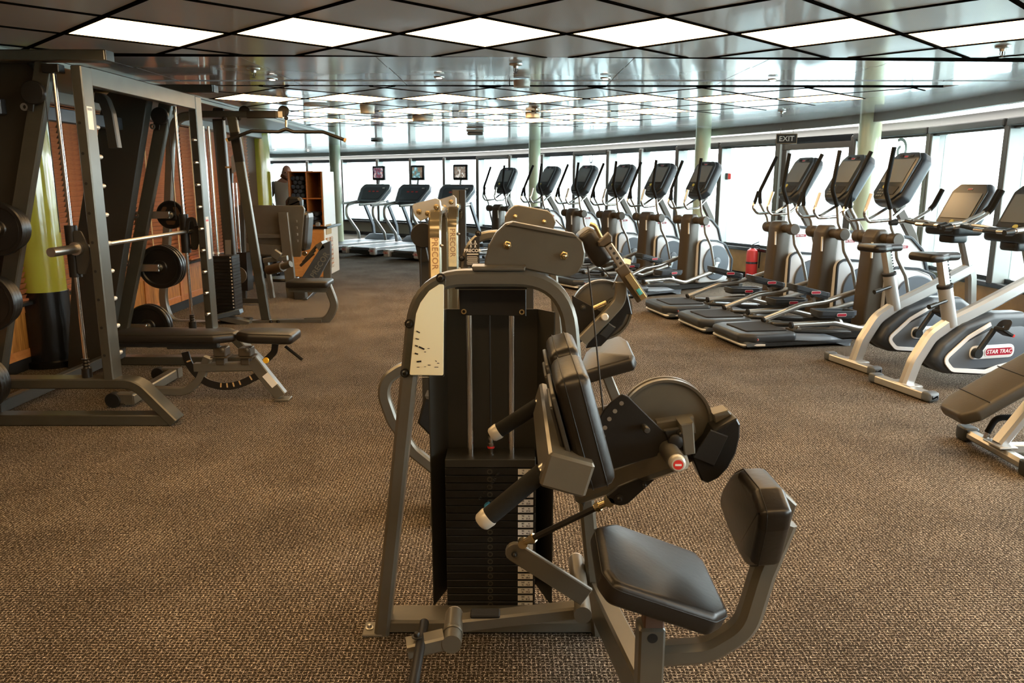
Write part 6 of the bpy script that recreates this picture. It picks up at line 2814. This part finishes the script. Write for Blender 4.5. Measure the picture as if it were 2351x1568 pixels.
# shirt and trousers as clothing over the body
SV = [b(0, 0, .88), b(0, 0, 1.10), b(0, 0, sh - .12), b(0, 0, sh + .035), b(-.21, 0, sh + .005), b(-.265, -.015, sh - .20), b(.19, 0, sh + .005), b(.245, -.03, sh - .20)]
skin_body('shirt', SV, [(0, 1), (1, 2), (2, 3), (3, 4), (4, 5), (3, 6), (6, 7)], [(.165, .125), (.175, .13), (.185, .13), (.115, .095), .078, .068, .078, .068], mat('pale_shirt', (.62, .54, .45), .85), t)
for k in (-1, 1):
    skin_body('sleeve_panel', [b(k * .10, -.02, sh + .045), b(k * .20, -.012, sh + .012), b(k * .258, -.02, sh - .195)], [(0, 1), (1, 2)], [.075, .082, .073], mat('grey_sleeve', (.26, .24, .22), .85), t)
TV = [b(0, 0, .95), b(-.10, 0, .84), b(-.11, -.01, .48), b(-.11, .02, .08), b(.10, 0, .84), b(.11, -.01, .48), b(.11, .02, .08)]
skin_body('trousers', TV, [(0, 1), (1, 2), (2, 3), (0, 4), (4, 5), (5, 6)], [(.165, .12), .105, .08, .065, .105, .08, .065], mat('dark_trousers', (.03, .03, .035), .9), t)
for k in (-1, 1):
    mb = MB()
    mb.slab((bx + k * .11, by - .05, .035), VX, VY, rpoly([(-.045, -.13), (.045, -.13), (.045, .13), (-.045, .13)], .04), .07, .025, 3)
    part('shoe', mb, M['console'], t)

# ---------------------------------------------------------------- ceiling fittings
def sprinkler(px, py, lab):
    p = AZ(px, py, CZ - .01)
    t = thing('sprinkler', lab, 'sprinkler', (p.x, p.y, CZ - .005))
    local()
    mb = MB()
    mb.lathe((0, 0, 0), (0, 0, -1), [(0, 0), (.045, 0), (.042, .010), (.018, .016), (.016, .030), (0, .030)], 20)
    part('escutcheon', mb, M['steel'], t)
    mb = MB()
    for k in range(2):
        s_ = -1 if k else 1
        mb.sweep([(s_ * .012, 0, -.028), (s_ * .014, 0, -.045), (0, 0, -.062)], .004, n=5)
    mb.cyl((0, 0, -.028), (0, 0, -.056), .004, n=6)
    mb.lathe((0, 0, -.062), (0, 0, -1), [(0, 0), (.016, 0), (.016, .002), (0, .003)], 12)
    part('nozzle', mb, M['frame_dark'], t)


def puck(name, px, py, r, h, lab, cat, m, m2=None, z=CZ - .004):
    p = AZ(px, py, z)
    t = thing(name, lab, cat, (p.x, p.y, z))
    local()
    mb = MB()
    mb.lathe((0, 0, 0), (0, 0, -1), [(0, 0), (r, 0), (r, h * .35), (r * .97, h * .40), (r * .97, h), (r * .90, h + .004), (0, h + .004)], 28)
    part('housing', mb, m, t)
    mb = MB()
    mb.lathe((0, 0, -h - .004), (0, 0, -1), [(0, 0), (r * .55, 0), (r * .5, .004), (0, .005)], 24)
    part('face', mb, m2 or m, t)


sprinkler(582, 158, 'sprinkler head in the smooth ceiling band above the rack')
sprinkler(1184, 148, 'sprinkler head in the smooth ceiling band at the middle')
sprinkler(2303, 108, 'sprinkler head in the near tiled ceiling at far right')
sprinkler(1795, 256, 'sprinkler head near the fascia above the door')
sprinkler(657, 256, 'sprinkler head just above the pulldown bar')
sprinkler(1230, 247, 'sprinkler head beside the small smoke detector, mid ceiling')
puck('smoke_detector', 1198, 184, .065, .05, 'round beige smoke detector in the smooth ceiling band', 'smoke detector', M['cap_white'])
puck('smoke_detector', 843, 243, .075, .075, 'tall beige smoke detector between two far light panels', 'smoke detector', M['cap_white'])
puck('smoke_detector', 1223, 259, .085, .055, 'beige smoke detector in the far tiled field below a sprinkler', 'smoke detector', M['cap_white'])
puck('ceiling_speaker', 727, 240, .13, .012, 'large round flush speaker grille in the far ceiling at left', 'speaker', M['cove'], M['tile'])
puck('ceiling_speaker', 971, 268, .13, .05, 'round surface-mounted speaker in the far ceiling at middle', 'speaker', M['cap_white'], M['tile'])
DL = mat('downlight_glow', (.9, .9, .85), .4, emit=(1, .93, .8), power=6)
for px, py, lab in ((625, 180, 'small round downlight above the rack in the smooth ceiling band'), (1008, 176, 'small round downlight left of the middle sprinkler'), (1390, 178, 'small round downlight right of the round smoke detector'), (1775, 181, 'small round downlight toward the right of the smooth band'),
                    (571, 287, 'tiny downlight beside the lime column'), (631, 344, 'tiny downlight over the far windows at left'), (707, 346, 'tiny downlight over the far windows by the slim column')):
    puck('downlight', px, py, .04, .006, lab, 'downlight', M['steel'], DL)
puck('smoke_detector', 866, 321, .12, .03, 'flat dark detector on the bright far ceiling', 'smoke detector', M['frame'])
# emergency light
p = AZ(1091, 304, CZ - .05)
t = thing('emergency_light', 'small rectangular emergency light fitting on the far ceiling', 'light fitting', (p.x, p.y, CZ - .004))
local()
mb = MB()
mb.box((0, 0, -.02), (.26, .14, .035), b=.008)
part('body', mb, M['cap_white'], t)
mb = MB()
mb.box((0, -.0, -.065), (.24, .10, .05), b=.015)
part('lens', mb, M['screen_off'], t)

# exit sign over the door
a, bb = Vector((*WALL[4], 0)), Vector((*WALL[5], 0))
dd = (bb - a).normalized()
nn = Vector((-dd.y, dd.x, 0))
c = AY(1806, 319, 10.9)
t = thing('exit_sign', 'black exit sign with pale lettering hanging above the glass door', 'sign', (c.x, c.y, c.z))
U = Vector((.93, -.36, 0)).normalized()
local_R = Matrix((U, VZ.cross(U), VZ)).transposed()
mb = MB()
mb.box(c, (.27, .035, .135), local_R, b=.004)
part('case', mb, M['console'], t)
nf = U.cross(VZ)
mb = MB()
for s_, w_, h_ in ((1, .262, .004), (-1, .262, .004)):
    mb.box(c + nf * .019 + VZ * s_ * .060, (w_, .002, h_), local_R)
for s_ in (-1, 1):
    mb.box(c + nf * .019 + U * s_ * .129, (.004, .002, .124), local_R)
part('border', mb, M['tape'], t)
mb = MB()
mb.cyl(c + VZ * .06 + U * .08, c + VZ * .14 + U * .08, .004, n=6)
mb.cyl(c + VZ * .06 - U * .08, c + VZ * .14 - U * .08, .004, n=6)
part('hanger', mb, M['steel'], t)
text_part('lettering', 'EXIT', c + nf * .019, U, VZ, .095, M['label'], t, bold=.001)

# fire extinguisher, alarm button, sockets
p = AY(1726, 600, 11.95)
t = thing('fire_extinguisher', 'red fire extinguisher hung below the window sill left of the door', 'fire extinguisher', (p.x, p.y, 0))
x, y = p.x, p.y
mb = MB()
mb.lathe((x, y, .04), VZ, [(0, 0), (.080, 0), (.085, .01), (.085, .38), (.075, .43), (.035, .46), (0, .465)], 26)
part('cylinder', mb, M['red'], t)
mb = MB()
mb.lathe((x, y, .50), VZ, [(0, 0), (.022, 0), (.022, .03), (.028, .035), (.028, .05), (0, .05)], 14)
mb.sweep([(x - .02, y, .55), (x + .09, y - .01, .60)], .02, .012)
mb.sweep([(x - .02, y, .55), (x + .10, y - .01, .555)], .02, .012)
part('valve', mb, M['console'], t)
mb = MB()
mb.sweep(fillet([(x + .03, y, .53), (x + .12, y, .50), (x + .11, y, .20)], .05), .02, n=8)
part('hose', mb, M['rubber'], t)
mb = MB()
mb.lathe((x, y, .27), VZ, [(.0855, 0), (.088, 0), (.088, .03), (.0855, .03)], 26)
part('strap', mb, M['console'], t)
p = AY(1669, 405, 12.85)
t = thing('alarm_button', 'small red alarm box on a window mullion left of the door', 'alarm', (p.x, p.y, p.z))
mb = MB()
mb.box(p, (.06, .10, .10), Matrix.Rotation(math.radians(-30), 3, 'Z'), b=.008)
part('case', mb, M['console'], t)
mb = MB()
mb.box(p + Vector((.03, -.035, 0)), (.06, .06, .09), Matrix.Rotation(math.radians(-30), 3, 'Z'), b=.006)
part('button_face', mb, M['red'], t)
